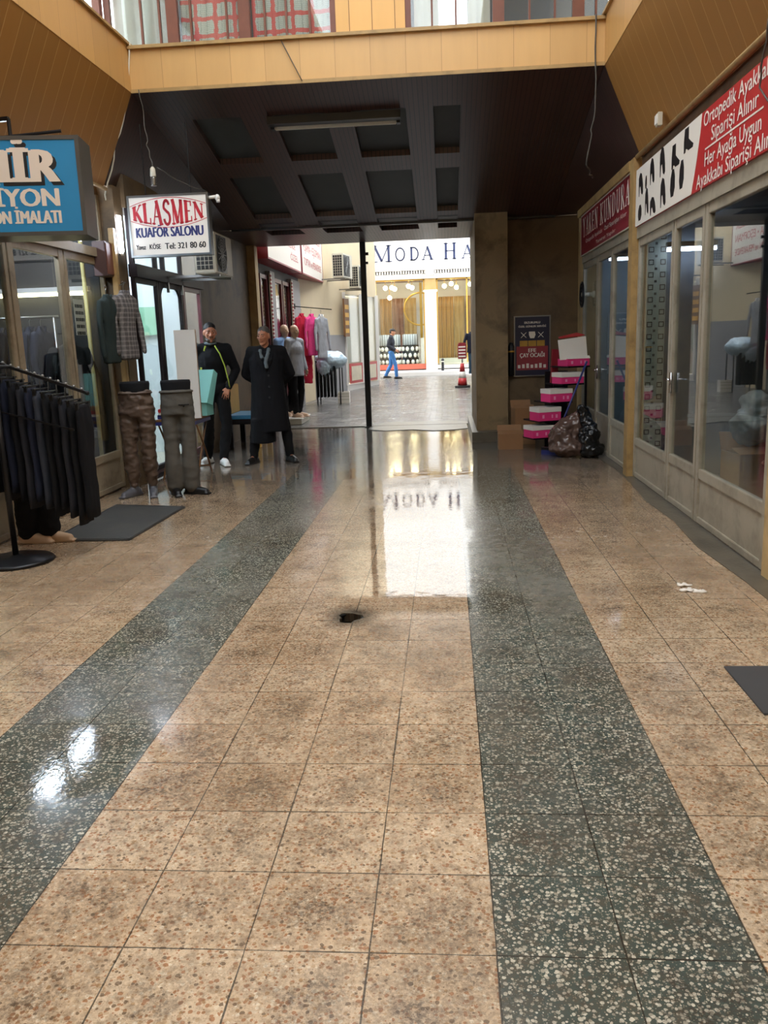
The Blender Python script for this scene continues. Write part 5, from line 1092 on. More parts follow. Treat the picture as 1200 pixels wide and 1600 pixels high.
# ================================================================= CORNER OF THE PASSAGE, RIGHT
KS = 11.45/11.9
def sc_(x, z): return x*KS, 1.562+(z-1.562)*KS
BX = [(1.19, .13, .24, .30, 'lowest'), (1.275, .37, .49, .56, 'second lowest'), (1.43, .63, .745, .81, 'third'), (1.587, .88, .97, 1.035, 'fourth'), (1.665, 1.12, 1.22, 1.255, 'topmost')]
RB = math.radians(22)
st = thing('tiered_stand', 'dark stand of short shelves carrying the pink shoe boxes in the passage corner', 'stand', (1.60, 11.9, 0), 0)
for i, (x, za, zb, zc, w) in enumerate(BX):
    x, za = sc_(x, za); _, zb = sc_(0, zb); _, zc = sc_(0, zc)
    bw = .33; R = Matrix.Translation((x-1.60, 11.45-11.9, 0)) @ Matrix.Rotation(RB, 4, 'Z')
    mb = MB(); mb.box(.02, bw+.02, .02, .50, za-.022, za-.002, R); mb.build('shelf', 'dark_frame', st)
    t = thing('shoe_box', 'pink shoe box with white lid, %s on the tiered stand' % w + (', its lid standing open' if i == 4 else ''), 'box', (x, 11.45, za), RB, 'pink shoe boxes on the tiered stand')
    mb = MB(); h = zb-za; t_ = .006
    if i < 4: mb.box(0, bw, 0, .27, 0, h)
    else:
        mb.box(0, bw, 0, .27, 0, t_); mb.box(0, bw, 0, t_, 0, h); mb.box(0, bw, .27-t_, .27, 0, h); mb.box(0, t_, 0, .27, 0, h); mb.box(bw-t_, bw, 0, .27, 0, h)
    tr = mb.build('tray', 'pink', t)
    mb = MB()
    for q in ((.05, .03), (.19, .02), (.25, .03)): mb.box(q[0], q[0]+q[1], -.002, 0, h*.3, h*.7)
    mb.build('label_print', plain('pale_pink_print', '#f59cc0', .5), tr)
    if i < 4: B(-.006, bw+.006, -.006, .276, h, h+(zc-zb)).build('lid', 'print_white', t, bevel=.003)
    else:
        mb = MB(); mb.slab([(-.09, .04, h-.01), (bw-.02, .02, h), (bw-.02, .07, h+.29), (-.09, .10, h+.25)], (0, 1, 0), .012); mb.slab([(-.006, -.006, h), (bw+.006, -.006, h), (bw+.006, .02, h+.035), (-.006, .02, h+.035)], (0, 1, 0), .01); mb.build('lid', 'print_white', t)
        mb = MB(); mb.slab([(-.06, .12, h+.27), (bw-.02, .10, h+.30), (bw-.05, .26, h+.33), (0, .26, h+.28)], (0, 0, 1), .012); mb.build('flap', 'red', t)
mb = MB()
for q in (-.10, .34): mb.box(q, q+.03, .24, .27, 0, 1.12)
mb.build('upright', 'dark_frame', st)
mb = MB(); mb.box(-.02, .34, .51, .525, 0, 1.05, Matrix.Translation((-.10, 0, 0)) @ Matrix.Rotation(RB, 4, 'Z') @ Matrix.Translation((0, -.25, 0))); mb.build('back_panel', 'dark_frame', st)
o = B(-.05, .05, -.02, .02, 0, .48).build('red_carton', 'darkred', bevel=.004, loc=(1.475, 11.92, 1.0-.12)); o.rotation_euler = (0, .05, .3); tag(o, 'narrow dark red carton standing upright beside the topmost shoe box', 'box')
t = thing('broom', 'broom with a dark blue handle leaning in front of the shoe boxes', 'broom', (1.30, 11.15, 0))
mb = MB(); mb.cyl((.06, 0, .07), (.53, .16, 1.20), .013); mb.build('handle', 'print_navy', t, True); mb = MB(); mb.bar((-.06, .06, .075), (.16, -.06, .075), .05, .045); mb.build('head', 'black', t); mb = MB(); mb.bar((-.06, .06, .03), (.16, -.06, .03), .055, .06); mb.build('bristles', 'print_navy', t)
M['bag_black'] = plain('black_bag_plastic', '#141415', .22, var=.3, vs=5); M['bag_brown'] = plain('brown_bag_plastic', '#5a463e', .22, var=.35, vs=4)
mb = MB(); mb.ell((0, 0, .20), (.22, .20, .20)); mb.ell((.10, .02, .32), (.16, .16, .20)); mb.cap((.14, 0, .46), (.22, .02, .60), .07, .03); mb.ell((.03, -.05, .10), (.24, .19, .10))
o = fuse(mb, 'rubbish_bag', 'bag_brown', None, .014, 2, .05, 6, 3, loc=(1.50, 10.98, 0.01)); tag(o, 'brown shiny plastic rubbish bag slumped in front of the shoe boxes', 'bag')
mb = MB(); mb.ell((0, 0, .22), (.15, .20, .22)); mb.cap((0, 0, .36), (-.06, .02, .58), .10, .04); mb.ell((-.08, 0, .60), (.05, .04, .05)); mb.ell((.02, -.05, .10), (.15, .18, .10))
o = fuse(mb, 'rubbish_bag', 'bag_black', None, .014, 2, .05, 6, 8, loc=(1.80, 10.92, 0.01)); tag(o, 'black plastic rubbish bag leaning against the passage shop front', 'bag')
def carton(label, loc, rz, w, d, h, open_=True):
    t = thing('cardboard_carton', label, 'box', loc, rz); mb = MB(); k_ = .008
    mb.box(-w/2, w/2, -d/2, d/2, 0, k_); mb.box(-w/2, w/2, -d/2, -d/2+k_, k_, h); mb.box(-w/2, w/2, d/2-k_, d/2, k_, h); mb.box(-w/2, -w/2+k_, -d/2+k_, d/2-k_, k_, h); mb.box(w/2-k_, w/2, -d/2+k_, d/2-k_, k_, h); mb.build('body', 'card', t)
    mb = MB(); mb.slab([(-w/2, -d/2, h), (w/2, -d/2, h), (w/2, -d/2+d*.45, h+.04), (-w/2, -d/2+d*.45, h+.04)], (0, 0, 1), .006); mb.slab([(-w/2, d/2, h), (w/2, d/2, h), (w/2, d/2+.06, h+d*.4), (-w/2, d/2+.06, h+d*.4)], (0, 1, 0), .006); mb.build('flap', 'card', t)
    return t
carton('brown cardboard carton on the floor beside the pillar step', (.87, 11.9, 0), .0, .34, .26, .21)
carton('taller dirty cardboard carton behind the small one near the tiered stand', (1.10, 12.45, 0), .15, .30, .26, .52)
t = thing('wall_canister', 'dark cylinder with a yellow band on the brown wall left of the tea room board', 'canister', (.985, 13.20, .95)); mb = MB(); mb.lathe((0, 0, 0), [(.04, 0), (.05, .02), (.05, .45), (.03, .50), (.015, .51)]); mb.build('cylinder', 'black_metal', t, True)
mb = MB(); mb.lathe((0, 0, .36), [(.0515, 0), (.0515, .025)]); mb.build('band', 'yellow_paint', t, True); B(-.02, .02, .04, .08, .1, .4).build('clamp', 'steel', t)
# ================================================================= INSIDE THE SHOE SHOP
t = thing('wallpaper_panel', 'pale panel with rows of dark squares just inside the first right window', 'panel', (2.17, 9.14, 1.30)); B(-.10, .10, -.012, .012, -1.26, 1.28).build('sheet', plain('pale_wallpaper', '#a9ab9c', .6), t)
mb = MB()
for i in range(20):
    z = -1.2+.125*i; xx = .02
    for q in (-.085, .035):
        for a in ((q, q+.055, z, z+.009), (q, q+.055, z+.046, z+.055), (q, q+.009, z+.009, z+.046), (q+.046, q+.055, z+.009, z+.046)): mb.box(a[0], a[1], -.0135, -.012, a[2], a[3])
    mb.box(-.02, .005, -.0135, -.012, z+.075, z+.10)
mb.build('square_pattern', 'print_black', t)
t = thing('work_table', 'dark work table inside the shoe shop behind the largest right window', 'table', (3.3, 6.6, .02)); B(-.45, .45, -.8, .8, .70, .75).build('top', 'wood', t, bevel=.006)
for sx in (-1, 1):
    for sy in (-1, 1): B(sx*.40-.025, sx*.40+.025, sy*.74-.025, sy*.74+.025, 0, .70).build('leg', 'dark_frame', t)
t = thing('shelving_unit', 'wooden shelving unit at the back of the shoe shop', 'shelf', (5.0, 7.2, .02))
for y in (-.9, 0, .9): B(-.16, .16, y-.015, y+.015, 0, 1.9).build('side', 'wood', t)
for z in (.1, .55, 1.0, 1.45, 1.88): B(-.16, .16, -.885, .885, z, z+.025).build('shelf', 'wood', t)
cl = ['print_white', 'print_white', 'card', 'red', 'print_white', 'teal', 'print_white', 'card']
for i in range(8):
    z = (.125, .575, 1.025, 1.475)[i//2]; o = B(-.13, .13, -.25, .25, 0, .16).build('shoe_carton', cl[i], bevel=.003, loc=(5.0, 6.75+.9*(i % 2), .02+z)); tag(o, 'shoe carton on the %s shelf of the wooden unit in the shoe shop, %s bay' % (('lowest', 'second', 'third', 'fourth')[i//2], ('near', 'far')[i % 2]), 'box', 'cartons on the wooden unit')
M['film'] = plain('cloudy_plastic_film', '#7f888b', .25, var=.2, vs=4)
mb = MB(); mb.ell((0, 0, .22), (.26, .36, .22)); mb.ell((.05, .2, .30), (.2, .24, .22)); o = fuse(mb, 'plastic_sack', 'film', None, .018, 2, .06, 5, 2, loc=(2.62, 6.15, .02)); tag(o, 'large cloudy plastic sack on the floor behind the largest right window', 'sack')
mb = MB(); mb.ell((0, 0, .22), (.20, .22, .20)); mb.ell((0, 0, .38), (.13, .14, .14)); o = fuse(mb, 'cloth_bundle', 'film', None, .018, 2, .05, 6, 5, loc=(2.75, 7.75, .50)); tag(o, 'white cloth bundle on a carton behind the glazed door on the right', 'cloth')
carton('brown carton on the shop floor behind the glazed door on the right', (2.75, 7.75, .02), .1, .42, .4, .44)
t = thing('bucket', 'white bucket with a blue base just inside the near end of the right window', 'bucket', (2.32, 5.62, .02)); mb = MB(); mb.lathe((0, 0, .07), [(.098, 0), (.12, .22), (.125, .225), (.112, .22), (.095, .03), (.03, .02)], 24); mb.build('pail', 'white', t, True)
mb = MB(); mb.lathe((0, 0, 0), [(.095, 0), (.103, .07)], 24); mb.build('base', plain('sky_blue_plastic', '#47a6cf', .4), t, True)
t = thing('stool', 'small wooden stool inside the shoe shop in front of the work table', 'stool', (2.72, 7.0, .02)); mb = MB(); mb.lathe((0, 0, .42), [(.15, 0), (.16, .02), (.15, .04)]); mb.build('seat', 'wood', t, True)
for q in range(4): a = PI/4+PI/2*q; mb = MB(); mb.cyl((.13*math.cos(a), .13*math.sin(a), 0), (.08*math.cos(a), .08*math.sin(a), .42), .014); mb.build('leg', 'wood', t, True)
t = thing('indoor_unit', 'white air conditioner on the back wall of the passage shop', 'air conditioner', (4.66, 11.6, 2.0)); B(-.10, .10, -.42, .42, 0, .28).build('casing', 'white', t, bevel=.03); B(-.105, -.06, -.38, .38, .02, .06).build('air_slot', 'black', t)
t = thing('shop_cabinet', 'pale low cabinet inside the passage shop', 'cabinet', (4.4, 10.9, .02)); B(-.25, .25, -.8, .8, 0, .95).build('body', 'offwhite', t, bevel=.008)
for s in (-1, 1): B(-.265, -.25, s*.39-.37, s*.39+.37, .05, .92).build('door', 'room_blue', t)
# ================================================================= STREET
YF = 33.0
M['facade'] = plain('white_facade_paint', '#dcd8d2', .5, var=.05, vs=2); M['facade_y'] = plain('yellow_facade_paint', '#d6c4a2', .6, var=.1, vs=2); M['grey_plinth'] = plain('grey_plinth_paint', '#8d8c8e', .5, var=.1, vs=3)
M['gold'] = planks('gold_drapery', '#a37d45', '#5f4626', 0, .18, .10, .5, .25, (3, 3, 1), .3); M['gold2'] = plain('gold_panel', '#a68a58', .4, var=.25, vs=5); M['brass'] = plain('brass', '#c9a04a', .3, .6, var=.1)
M['red_base'] = plain('terracotta_base', '#a4523e', .5, var=.1); M['rose'] = plain('rose_panel', '#83604f', .5, var=.15)
def tube_sil(): 
    return planks('silver_fluting', '#c4c6c8', '#74777b', 0, .09, .3, .3, .1, (3, 3, 1), .4)
M['silver'] = tube_sil()
# --- facade opposite the passage: walls, cornice, pillar, windows
wall('wall_facade', 'facade', (-8, 8, YF+.05, YF+.35, 5.2, 9.5), (-8, 8, YF+.02, YF+.4, 3.82, 4.2), (-8, -2.7, YF, YF+.3, .2, 3.82), (1.5, 8, YF, YF+.3, .2, 3.82), (-8, 8, YF+2.6, YF+2.7, .2, 3.85))
wall('trim_facade_pillar', 'facade', (-.80, -.36, YF-.12, YF+.25, .3, 3.3), (-.84, -.32, YF-.16, YF+.25, 3.3, 3.38))
o = B(-.79, -.37, YF-.13, YF+.25, 3.38, 3.80).build('trim_pillar_head', 'gold2'); struct(o)
mb = MB(); mb.box(-3.0, 3.0, YF-.18, YF+.02, 3.80, 3.98); mb.box(-3.0, 3.0, YF-.30, YF+.02, 4.10, 4.22)
for i in range(60): mb.box(-3.0+.10*i, -3.0+.10*i+.055, YF-.25, YF-.10, 3.99, 4.09)
mb.box(-.74, -.42, YF-.34, YF-.05, 3.92, 4.2); struct(mb.build('trim_cornice', 'facade'))
wall('ceiling_facade', 'rose', (-8, 8, YF, YF+2.7, 3.85, 3.9)); wall('floor_facade', 'offwhite', (-8, 8, YF, YF+2.7, .35, .55))
wall('trim_facade_base', 'red_base', (-2.7, -.80, YF-.06, YF+.06, .42, .62)); wall('trim_facade_base_dark', 'dark_frame', (-2.7, 1.5, YF-.03, YF+.05, .18, .42))
def fwin(n, x0, x1, z0, z1, bars):
    root = bpy.data.objects.new('window_%d' % n, None); COL.objects.link(root); struct(root)
    mb = MB()
    for x in bars: mb.box(x-.025, x+.025, YF, YF+.06, z0, z1)
    mb.box(x0, x1, YF, YF+.06, z1-.05, z1); mb.build('frame', 'brass', root); mb = MB(); mb.box(x0, x1, YF+.03, YF+.036, z0, z1-.05); mb.build('pane', 'glass', root)
fwin(18, -2.7, -.80, .62, 3.80, (-2.68, -.83)); fwin(19, -.36, 1.5, .62, 3.80, (-.33, .8, 1.48))
# sign with thin roman letters
root, off = sign('shop_sign', 'large white fascia sign with thin dark blue roman capitals on the shop across the street', 'sign', (.15, YF-.34, 4.86), (1, 0, 0), (0, 0, 1), 6.2, 1.26, .12, 'facade', None)
mb = MB()
serif(mb, 'M', .80, .60, .085, off @ Matrix.Translation((-2.52, -.42, .001)), serif_t=.05, depth=.02)
for ch, x, w, h in (('O', -1.83, .44, .47), ('D', -1.29, .40, .47), ('A', -.81, .44, .47), ('A', .68, .46, .47), ('N', 1.26, .46, .47)): serif(mb, ch, w, h, .075, off @ Matrix.Translation((x, -.40, .001)), serif_t=.05, depth=.02)
serif(mb, 'H', .50, .58, .085, off @ Matrix.Translation((.04, -.41, .001)), serif_t=.05, depth=.02)
mb.build('lettering', plain('slate_blue_letters', '#1a2548', .4), root)
# display inside
def thing_box(name, label, cat, b, mat, group=None): o = B(*b).build(name, mat); return tag(o, label, cat, group)
for i, (xa, xb, m) in enumerate(((-2.68, -2.2, 'gold'), (-2.18, -1.72, 'rose'), (-1.70, -1.2, 'gold2'), (-.30, .30, 'gold'), (.32, .75, 'gold2'), (.80, 1.40, 'gold'))):
    o = curtain(xa, xb, .56, 3.2, m, ['golden drape at the far left of the bright shop window across the street', 'rose coloured drape beside the leftmost golden one across the street', 'pale gold panel drape behind the round ring across the street', 'golden drape just right of the white pillar across the street', 'pale gold drape second from the white pillar in the right window', 'golden drape at the right end of the right window across the street'][i], y=YF+1.9, amp=.03, wl=.18)
t = thing('ring_ornament', 'large gold ring hanging in the left shop window across the street', 'ornament', (-1.02, YF+.9, 2.72)); mb = MB(); mb.tube([(.62*math.cos(a), 0, .62*math.sin(a)) for a in [2*PI*i/48 for i in range(49)]], .035, 10); mb.build('ring', 'brass', t, True); mb = MB(); mb.cyl((0, 0, .62), (0, 0, 1.12), .008); mb.build('cord', 'wire', t)
o = thing_box('gold_column', 'slim yellow column inside the left window close to the white pillar', 'column', (-1.02, -.92, YF+.5, YF+.6, .56, 3.7), 'brass')
for i, (x, r) in enumerate(((-2.42, .25), (-1.97, .17), (-1.42, .32))):
    t = thing('display_drum', ['silver and black drum pedestal behind the dark post in the left shop window', 'smaller silver drum pedestal behind the pedestrian in the left shop window', 'widest silver and black drum pedestal right of the pedestrian'][i], 'pedestal', (x, YF+.5, .56), 0, 'drum pedestals in the window'); mb = MB(); mb.lathe((0, 0, .78), [(r*.96, 0), (r*.96, .40), (r*.9, .42)], 28); mb.build('silver_top', 'silver', t, True)
    mb = MB(); mb.lathe((0, 0, 0), [(r, 0), (r, .78)], 28); mb.build('black_base', 'black', t, True); mb = MB()
    for q in range(10):
        for zz in range(3): a = 2*PI*q/10+.3*zz; mb.ell((r*math.cos(a), r*math.sin(a), .14+.25*zz), (.07, .07, .09), 8)
    mb.build('white_dots', 'print_white', t, True)
M['globe'] = emit('warm_globe', '#ffe9b8', LAMP_FAR)
lamp0 = None
for i, (x, z, y) in enumerate(((-2.35, 3.55, .7), (-2.12, 3.58, 1.1), (-1.98, 3.5, .6), (-1.45, 3.6, .9), (-1.3, 3.52, .6), (-2.2, 3.18, .8), (-.05, 3.55, .8), (.22, 3.62, .7), (.42, 3.5, 1.1), (.95, 3.58, .7), (1.12, 3.5, 1.0))):
    if lamp0 is None:
        lamp0 = thing('globe_lamp', 'glowing warm globe lamp under the ceiling of the bright shop across the street', 'lamp', (x, YF+y, z), 0, 'globe lamps across the street'); mb = MB(); mb.ell((0, 0, 0), .085); mb.build('globe', 'globe', lamp0, True); mb = MB(); mb.cyl((0, 0, .08), (0, 0, .3), .01); mb.build('stem', 'brass', lamp0)
    else: c = copy_tree(lamp0); c.location = (x, YF+y, z)
thing_box('white_stand', 'slim white stand at the right end of the left window by the white pillar', 'stand', (-1.0, -.86, YF+.2, YF+.3, .56, 1.6), 'print_white')
thing_box('window_step', 'pale raised step inside the right window across the street', 'step', (-.3, 1.4, YF+.6, YF+1.5, .56, .78), 'offwhite')
# --- street furniture
t = thing('bollard', 'short black bollard on the pavement near the white pillar', 'bollard', (-.16, 32.0, gz(32)+.12)); mb = MB(); mb.lathe((0, 0, 0), [(.07, 0), (.06, .03), (.045, .36), (.06, .38), (.055, .42), (.03, .46)], 16); mb.build('shaft', 'black_metal', t, True); mb = MB(); mb.lathe((0, 0, .33), [(.052, 0), (.052, .035)]); mb.build('band', 'offwhite', t, True)
t = thing('traffic_cone', 'red and white traffic cone with black foot in the street by the pillar', 'cone', (.44, 24.85, gz(24.85)))
mb = MB(); mb.loft([(0, 0, 0, .23, .23), (0, 0, .05, .22, .22), (0, 0, .06, .17, .17)], 24, 6); mb.build('foot', 'black', t); mb = MB(); mb.lathe((0, 0, .05), [(.14, 0), (.115, .22)]); mb.lathe((0, 0, .45), [(.082, 0), (.05, .24)]); mb.build('red_cone', 'red', t, True); mb = MB(); mb.lathe((0, 0, .27), [(.115, 0), (.082, .18)]); mb.build('white_band', 'print_white', t, True)
t = thing('street_sign', 'pink paddle sign with white stripes stuck in the traffic cone', 'sign', (.44, 24.85, gz(24.85)+.70)); mb = MB(); mb.cyl((0, 0, 0), (0, 0, .12), .02); mb.build('stem', 'steel', t, True); mb = MB(); mb.loft([(0, 0, .12, .12, .02), (0, 0, .52, .125, .02), (0, 0, .58, .09, .02)], 20, 5); mb.build('paddle', 'darkred', t)
mb = MB()
for q in range(4): mb.box(-.10, .10, -.024, -.02, .17+.09*q, .21+.09*q)
mb.build('stripes', 'print_white', t)
hung_jacket('jacket', 'dark blue jacket hanging outside the shop just left of the brown pillar edge', 'jacket', (.75, 25.8, 1.72), .2, .42, .62, 'c_navy', seed=7)
mb = MB(); mb.loft([(0, 0, -.62, .10, .05), (0, 0, -.3, .11, .06), (0, 0, 0, .13, .06)], 18, 3); o = fuse(mb, 'jeans', plain('dark_denim', '#2c4658', .8), None, .014, 2, .01, 9, loc=(.76, 25.8, 1.10)); tag(o, 'dark blue jeans hanging below the blue jacket beside the brown pillar edge', 'jeans')
wall('wall_street_right', 'grey_plinth', (.98, 1.3, 15.5, 30, 0, 7.5))
# --- left side of the street
SP = [(-3.6, 15.5), (-3.6, 21.0), (-2.95, 24.6), (-2.22, 27.2)]
def swall(name, mat, i, z0, z1, thick=.3, out=0.0, t0=0.0, t1=1.0):
    a, b = Vector((*SP[i], 0)), Vector((*SP[i+1], 0)); d = (b-a); n = Vector((d.y, -d.x, 0)).normalized(); A, Bq = a+d*t0+n*out, a+d*t1+n*out
    mb = MB(); mb.slab([(A.x, A.y, z0), (Bq.x, Bq.y, z0), (Bq.x, Bq.y, z1), (A.x, A.y, z1)], -n, thick); return struct(mb.build(name, mat)), A, Bq, n
swall('wall_street_shop', 'room_dark', 0, 0, 7.5); swall('wall_street_yellow', 'facade_y', 1, 0, 7.5); swall('trim_street_plinth', 'grey_plinth', 1, 0, 1.75, .33, .03, .25, 1.0); swall('wall_street_corner', 'facade_y', 2, 2.9, 7.5); swall('trim_street_corner', 'facade', 2, 0, .3, .3, .02)
wall('wall_street_end', 'facade_y', (-8, -2.22, 27.2, 27.5, 0, 7.5))
# corner display window
a, b = Vector((*SP[2], 0)), Vector((*SP[3], 0)); root = bpy.data.objects.new('window_20', None); COL.objects.link(root); struct(root)
n = Vector(((b-a).y, -(b-a).x, 0)).normalized()
mb = MB(); mb.slab([a+Vector((0, 0, .95)), b+Vector((0, 0, .95)), b+Vector((0, 0, 2.9)), a+Vector((0, 0, 2.9))], -n, .02); mb.build('pane', 'glass', root)
mb = MB()
for k in (0, .5, 1): p = a.lerp(b, k)+n*.02; mb.bar(p+Vector((0, 0, .3)), p+Vector((0, 0, 2.95)), .10, .10)
mb.build('frame', 'facade', root)
mb = MB(); mb.slab([a-n*.5+Vector((0, 0, .3)), b-n*.5+Vector((0, 0, .3)), b-n*.5+Vector((0, 0, 2.9)), a-n*.5+Vector((0, 0, 2.9))], -n, .05); struct(mb.build('wall_corner_display', 'offwhite'))
for k in (0.08, 0.55):
    mb = MB(); p = a.lerp(b, k)+n*.03; q = a.lerp(b, k+.38)+n*.03; mb.slab([p+Vector((0, 0, .34)), q+Vector((0, 0, .34)), q+Vector((0, 0, .92)), p+Vector((0, 0, .92))], n, .02)
    root2 = mb.build('window_poster', 'red'); tag(root2, 'left one of two red framed posters low on the corner shop window' if k < .3 else 'right one of two red framed posters low on the corner shop window', 'poster', 'red posters on the corner window')
    mb = MB(); p = a.lerp(b, k+.04)+n*.055; q = a.lerp(b, k+.34)+n*.055; mb.slab([p+Vector((0, 0, .42)), q+Vector((0, 0, .42)), q+Vector((0, 0, .84)), p+Vector((0, 0, .84))], n, .004)
    mb.build('pale_picture', plain('pale_print', '#d9cdb4', .5, var=.2, vs=6), root2)
# shop front under the long sign: grey pilasters, dark red doors, beaded strips
for i, (y0, y1, m) in enumerate(((15.6, 16.2, 'dark_frame'), (16.35, 17.0, 'dark_frame'), (17.15, 17.6, 'grey_plinth'), (17.7, 18.5, 'dark_frame'), (18.6, 19.4, 'dark_frame'), (19.5, 20.6, 'grey_plinth'))):
    if m == 'grey_plinth': wall('trim_pilaster_%d' % (i+1), m, (-3.6, -3.50, y0, y1, 0, 3.0))
    else:
        root = bpy.data.objects.new('door_%d' % (i+5), None); COL.objects.link(root); struct(root)
        mb = MB(); mb.box(-3.6, -3.53, y0, y0+.08, 0, 2.9); mb.box(-3.6, -3.53, y1-.08, y1, 0, 2.9); mb.box(-3.6, -3.53, y0+.08, y1-.08, 2.82, 2.9); mb.build('frame', 'red_frame', root); B(-3.58, -3.56, y0+.08, y1-.08, .35, 2.82).build('pane', 'glass', root); B(-3.58, -3.55, y0+.08, y1-.08, .05, .35).build('panel', m, root)
M['beaded'] = planks('beaded_strip', '#d5cfc4', '#8c2530', 2, .075, .55, .5)
def beads(label, y, z0, z1):
    t = thing('bead_strip', label, 'bead strip', (-3.47, y, z0)); B(-.02, .0, -.05, .05, 0, z1-z0).build('strip', 'beaded', t); B(-.03, -.02, -.07, .07, 0, z1-z0).build('backing', 'offwhite', t)
beads('dark red and white beaded strip on the shop front left of the mannequins', 17.1, 1.0, 2.95); beads('dark red and white beaded strip on the shop front above the hanging shirts', 19.45, 1.9, 2.95)
LD, UD = (0, 1, 0), (0, 0, 1)
root, off = sign('awning_sign', 'nearer long white sign with red lettering above the street shop on the left', 'sign', (-3.25, 17.65, 3.72), LD, UD, 3.6, 1.16, .36, 'print_white', 'darkred', .03)
letters(root, off, [('GİYİM SARAYI', .15, .12, 3.1, .30), ('TOPTAN ve PERAKENDE', -.2, -.18, 2.7, .13), ('ÖZEL', 1.0, -.42, .9, .13)], 'print_red', 'lettering', .001, .01)
root, off = sign('awning_sign', 'farther white sign with three rows of small red lettering on the street shop', 'sign', (-3.25, 21.25, 3.72), LD, UD, 3.2, 1.16, .36, 'print_white', 'darkred', .03)
letters(root, off, [('ŞALVAR • GECELİK', 0, .26, 2.7, .18), ('PİJAMA • EŞOFMAN', 0, -.06, 2.7, .18), ('TOPTAN ve PERAKENDE', 0, -.38, 2.7, .16)], 'print_red', 'lettering', .001, .01)
nrm = Vector((SP[2][1]-SP[1][1], -(SP[2][0]-SP[1][0]), 0)).normalized(); rz_ = math.atan2(nrm.x, -nrm.y)
ac_unit('outdoor_unit', 'nearer white air conditioner unit high on the yellow street wall', (-2.72, 22.9, 3.20), rz_, .84, .30, .62)
ac_unit('outdoor_unit', 'farther and lower white air conditioner unit on the yellow street wall', (-2.48, 24.5, 3.02), rz_, .84, .30, .62)
t = thing('wall_plaque', 'tall brown and yellow signboard on the yellow street wall', 'sign', (-2.86, 24.3, 1.7)); mb = MB(); R = Matrix.Rotation(math.atan2(SP[2][1]-SP[1][1], SP[2][0]-SP[1][0]), 4, 'Z'); mb.box(-.22, .22, -.05, 0, 0, 1.05, R); mb.build('board', 'wood', t); mb = MB()
for q in range(4): mb.box(-.17, .17, -.056, -.05, .1+.22*q, .22+.22*q, R)
mb.build('yellow_bars', 'yellow_paint', t)
# mannequins on a low plinth
t = thing('plinth', 'low white plinth carrying the two mannequins outside the street shop', 'plinth', (-3.07, 16.5, gz(16.5))); B(-.20, .24, -.42, .55, 0, .10).build('body', 'offwhite', t, bevel=.01); B(-.22, .26, -.44, .57, .10, .12).build('top', 'print_white', t, bevel=.006)
figure('mannequin', 'bald mannequin in a light blue top, the left one of the pair in the street', 'mannequin', (-3.20, 16.72, gz(16.5)+.12), .9, 1.80, dict(ankle=[(-.06, .0, .085), (.06, .02, .085)]), 'c_lblue', 'c_black', 'mannequin', None, 'mannequin', 'street mannequins', .016, True, coat=[[(0, 0, .80, .185, .135), (0, 0, .95, .18, .13), (0, 0, 1.2, .165, .12), (0, 0, 1.4, .15, .10)]], topname='top')
figure('mannequin', 'bald mannequin in a grey striped top and black trousers, the right one of the pair', 'mannequin', (-2.95, 16.42, gz(16.5)+.12), 1.05, 1.78, dict(ankle=[(-.06, .0, .085), (.06, .02, .085)]), 'c_stripe', 'c_black', 'mannequin', None, 'mannequin', 'street mannequins', .016, True, coat=[[(0, 0, .80, .185, .135), (0, 0, .95, .18, .13), (0, 0, 1.2, .165, .12), (0, 0, 1.4, .15, .10)]], topname='top')
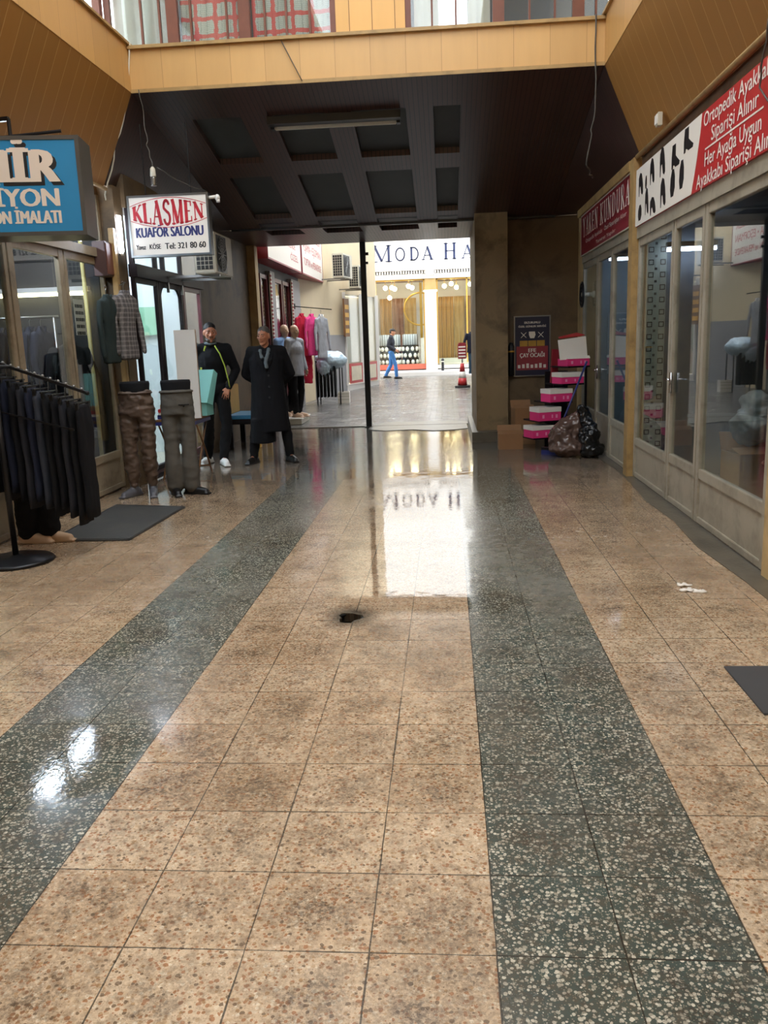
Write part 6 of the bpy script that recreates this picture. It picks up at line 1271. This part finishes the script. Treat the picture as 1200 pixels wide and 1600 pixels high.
# rod with shirts
t = thing('clothes_rod', 'thin black rod sticking out from the street shop with shirts on it', 'rod', (-3.5, 19.75, 2.36)); mb = MB(); mb.bar((0, 0, .04), (.86, .05, -.06), .02, .02); mb.build('rod', 'black_metal', t); B(-.02, .02, -.05, .05, -.02, .1).build('mount', 'black_metal', t)
for i, (x, m, h, lab) in enumerate(((-3.36, 'c_red', .98, 'red shirt, nearest the wall of the shirts on the street rod'), (-3.13, 'c_pinkc', .95, 'bright pink shirt hanging between the red and the striped one on the street rod'), (-2.90, 'c_stripe', 1.0, 'pale grey striped shirt at the outer end of the street rod'))):
    hung_jacket('shirt', lab, 'shirt', (x, 19.78, 2.24-.02*i), .9, .40, h, m, 'shirts on the street rod', seed=10+i, sleeve=.8, collar='print_white' if i == 2 else None)
mb = MB(); mb.loft([(0, 0, 0, .10, .06), (0, 0, .5, .12, .07), (0, 0, .75, .10, .06)], 16); o = fuse(mb, 'dress', 'c_red', None, .016, 2, .012, 9, loc=(-3.28, 19.9, .62)); tag(o, 'long dark red dress hanging below the red shirt in the street', 'dress')
t = thing('display_cart', 'black clothes stand with dark trousers under the pale blue plastic sheet', 'stand', (-2.86, 20.5, gz(20.5)))
for sx in (-1, 1):
    for sy in (-1, 1): mb = MB(); mb.cyl((sx*.28, sy*.25, 0), (sx*.28, sy*.25, 1.05), .015); mb.build('leg', 'black_metal', t, True)
mb = MB(); mb.cyl((-.3, -.25, 1.05), (.3, -.25, 1.05), .015); mb.cyl((-.3, .25, 1.05), (.3, .25, 1.05), .015); mb.build('rail', 'black_metal', t, True)
for i in range(6):
    mb = MB(); mb.loft([(0, 0, -.85, .022, .15), (0, 0, -.4, .026, .16), (0, 0, 0, .02, .13)], 16, 3); mb.jitter(.01, 8, i); o = mb.build('trousers', 'c_black', None, True, loc=(-3.12+.085*i, 20.25, gz(20.5)+1.04)); tag(o, 'black trousers in the row under the pale blue plastic sheet in the street', 'trousers', 'trousers under the plastic sheet')
mb = MB(); mb.ell((0, 0, .0), (.36, .40, .16)); mb.ell((.12, -.05, -.06), (.30, .36, .20)); mb.ell((-.10, -.15, -.20), (.22, .26, .24)); o = fuse(mb, 'plastic_sheet', plain('pale_blue_sheet', '#b9cfdd', .3, var=.08), None, .016, 3, .028, 5, 4, loc=(-2.83, 20.42, gz(20.5)+1.12)); tag(o, 'pale blue plastic sheet thrown over the clothes stand in the street', 'sheet')
t = thing('crate', 'small white plastic crate under the clothes stand in the street', 'crate', (-2.55, 20.7, gz(20.7))); mb = MB(); mb.box(-.14, .14, -.12, .12, 0, .02); mb.box(-.14, .14, -.12, -.10, .02, .28); mb.box(-.14, .14, .10, .12, .02, .28); mb.box(-.14, -.12, -.10, .10, .02, .28); mb.box(.12, .14, -.10, .10, .02, .28); mb.build('body', 'print_white', t)
mb = MB()
for z in (.08, .16, .22): mb.box(-.143, .143, -.123, -.12, z, z+.02)
mb.build('ribs', 'offwhite', t)
bpy.data.scenes.remove(_tmp)
bpy.context.view_layer.update()
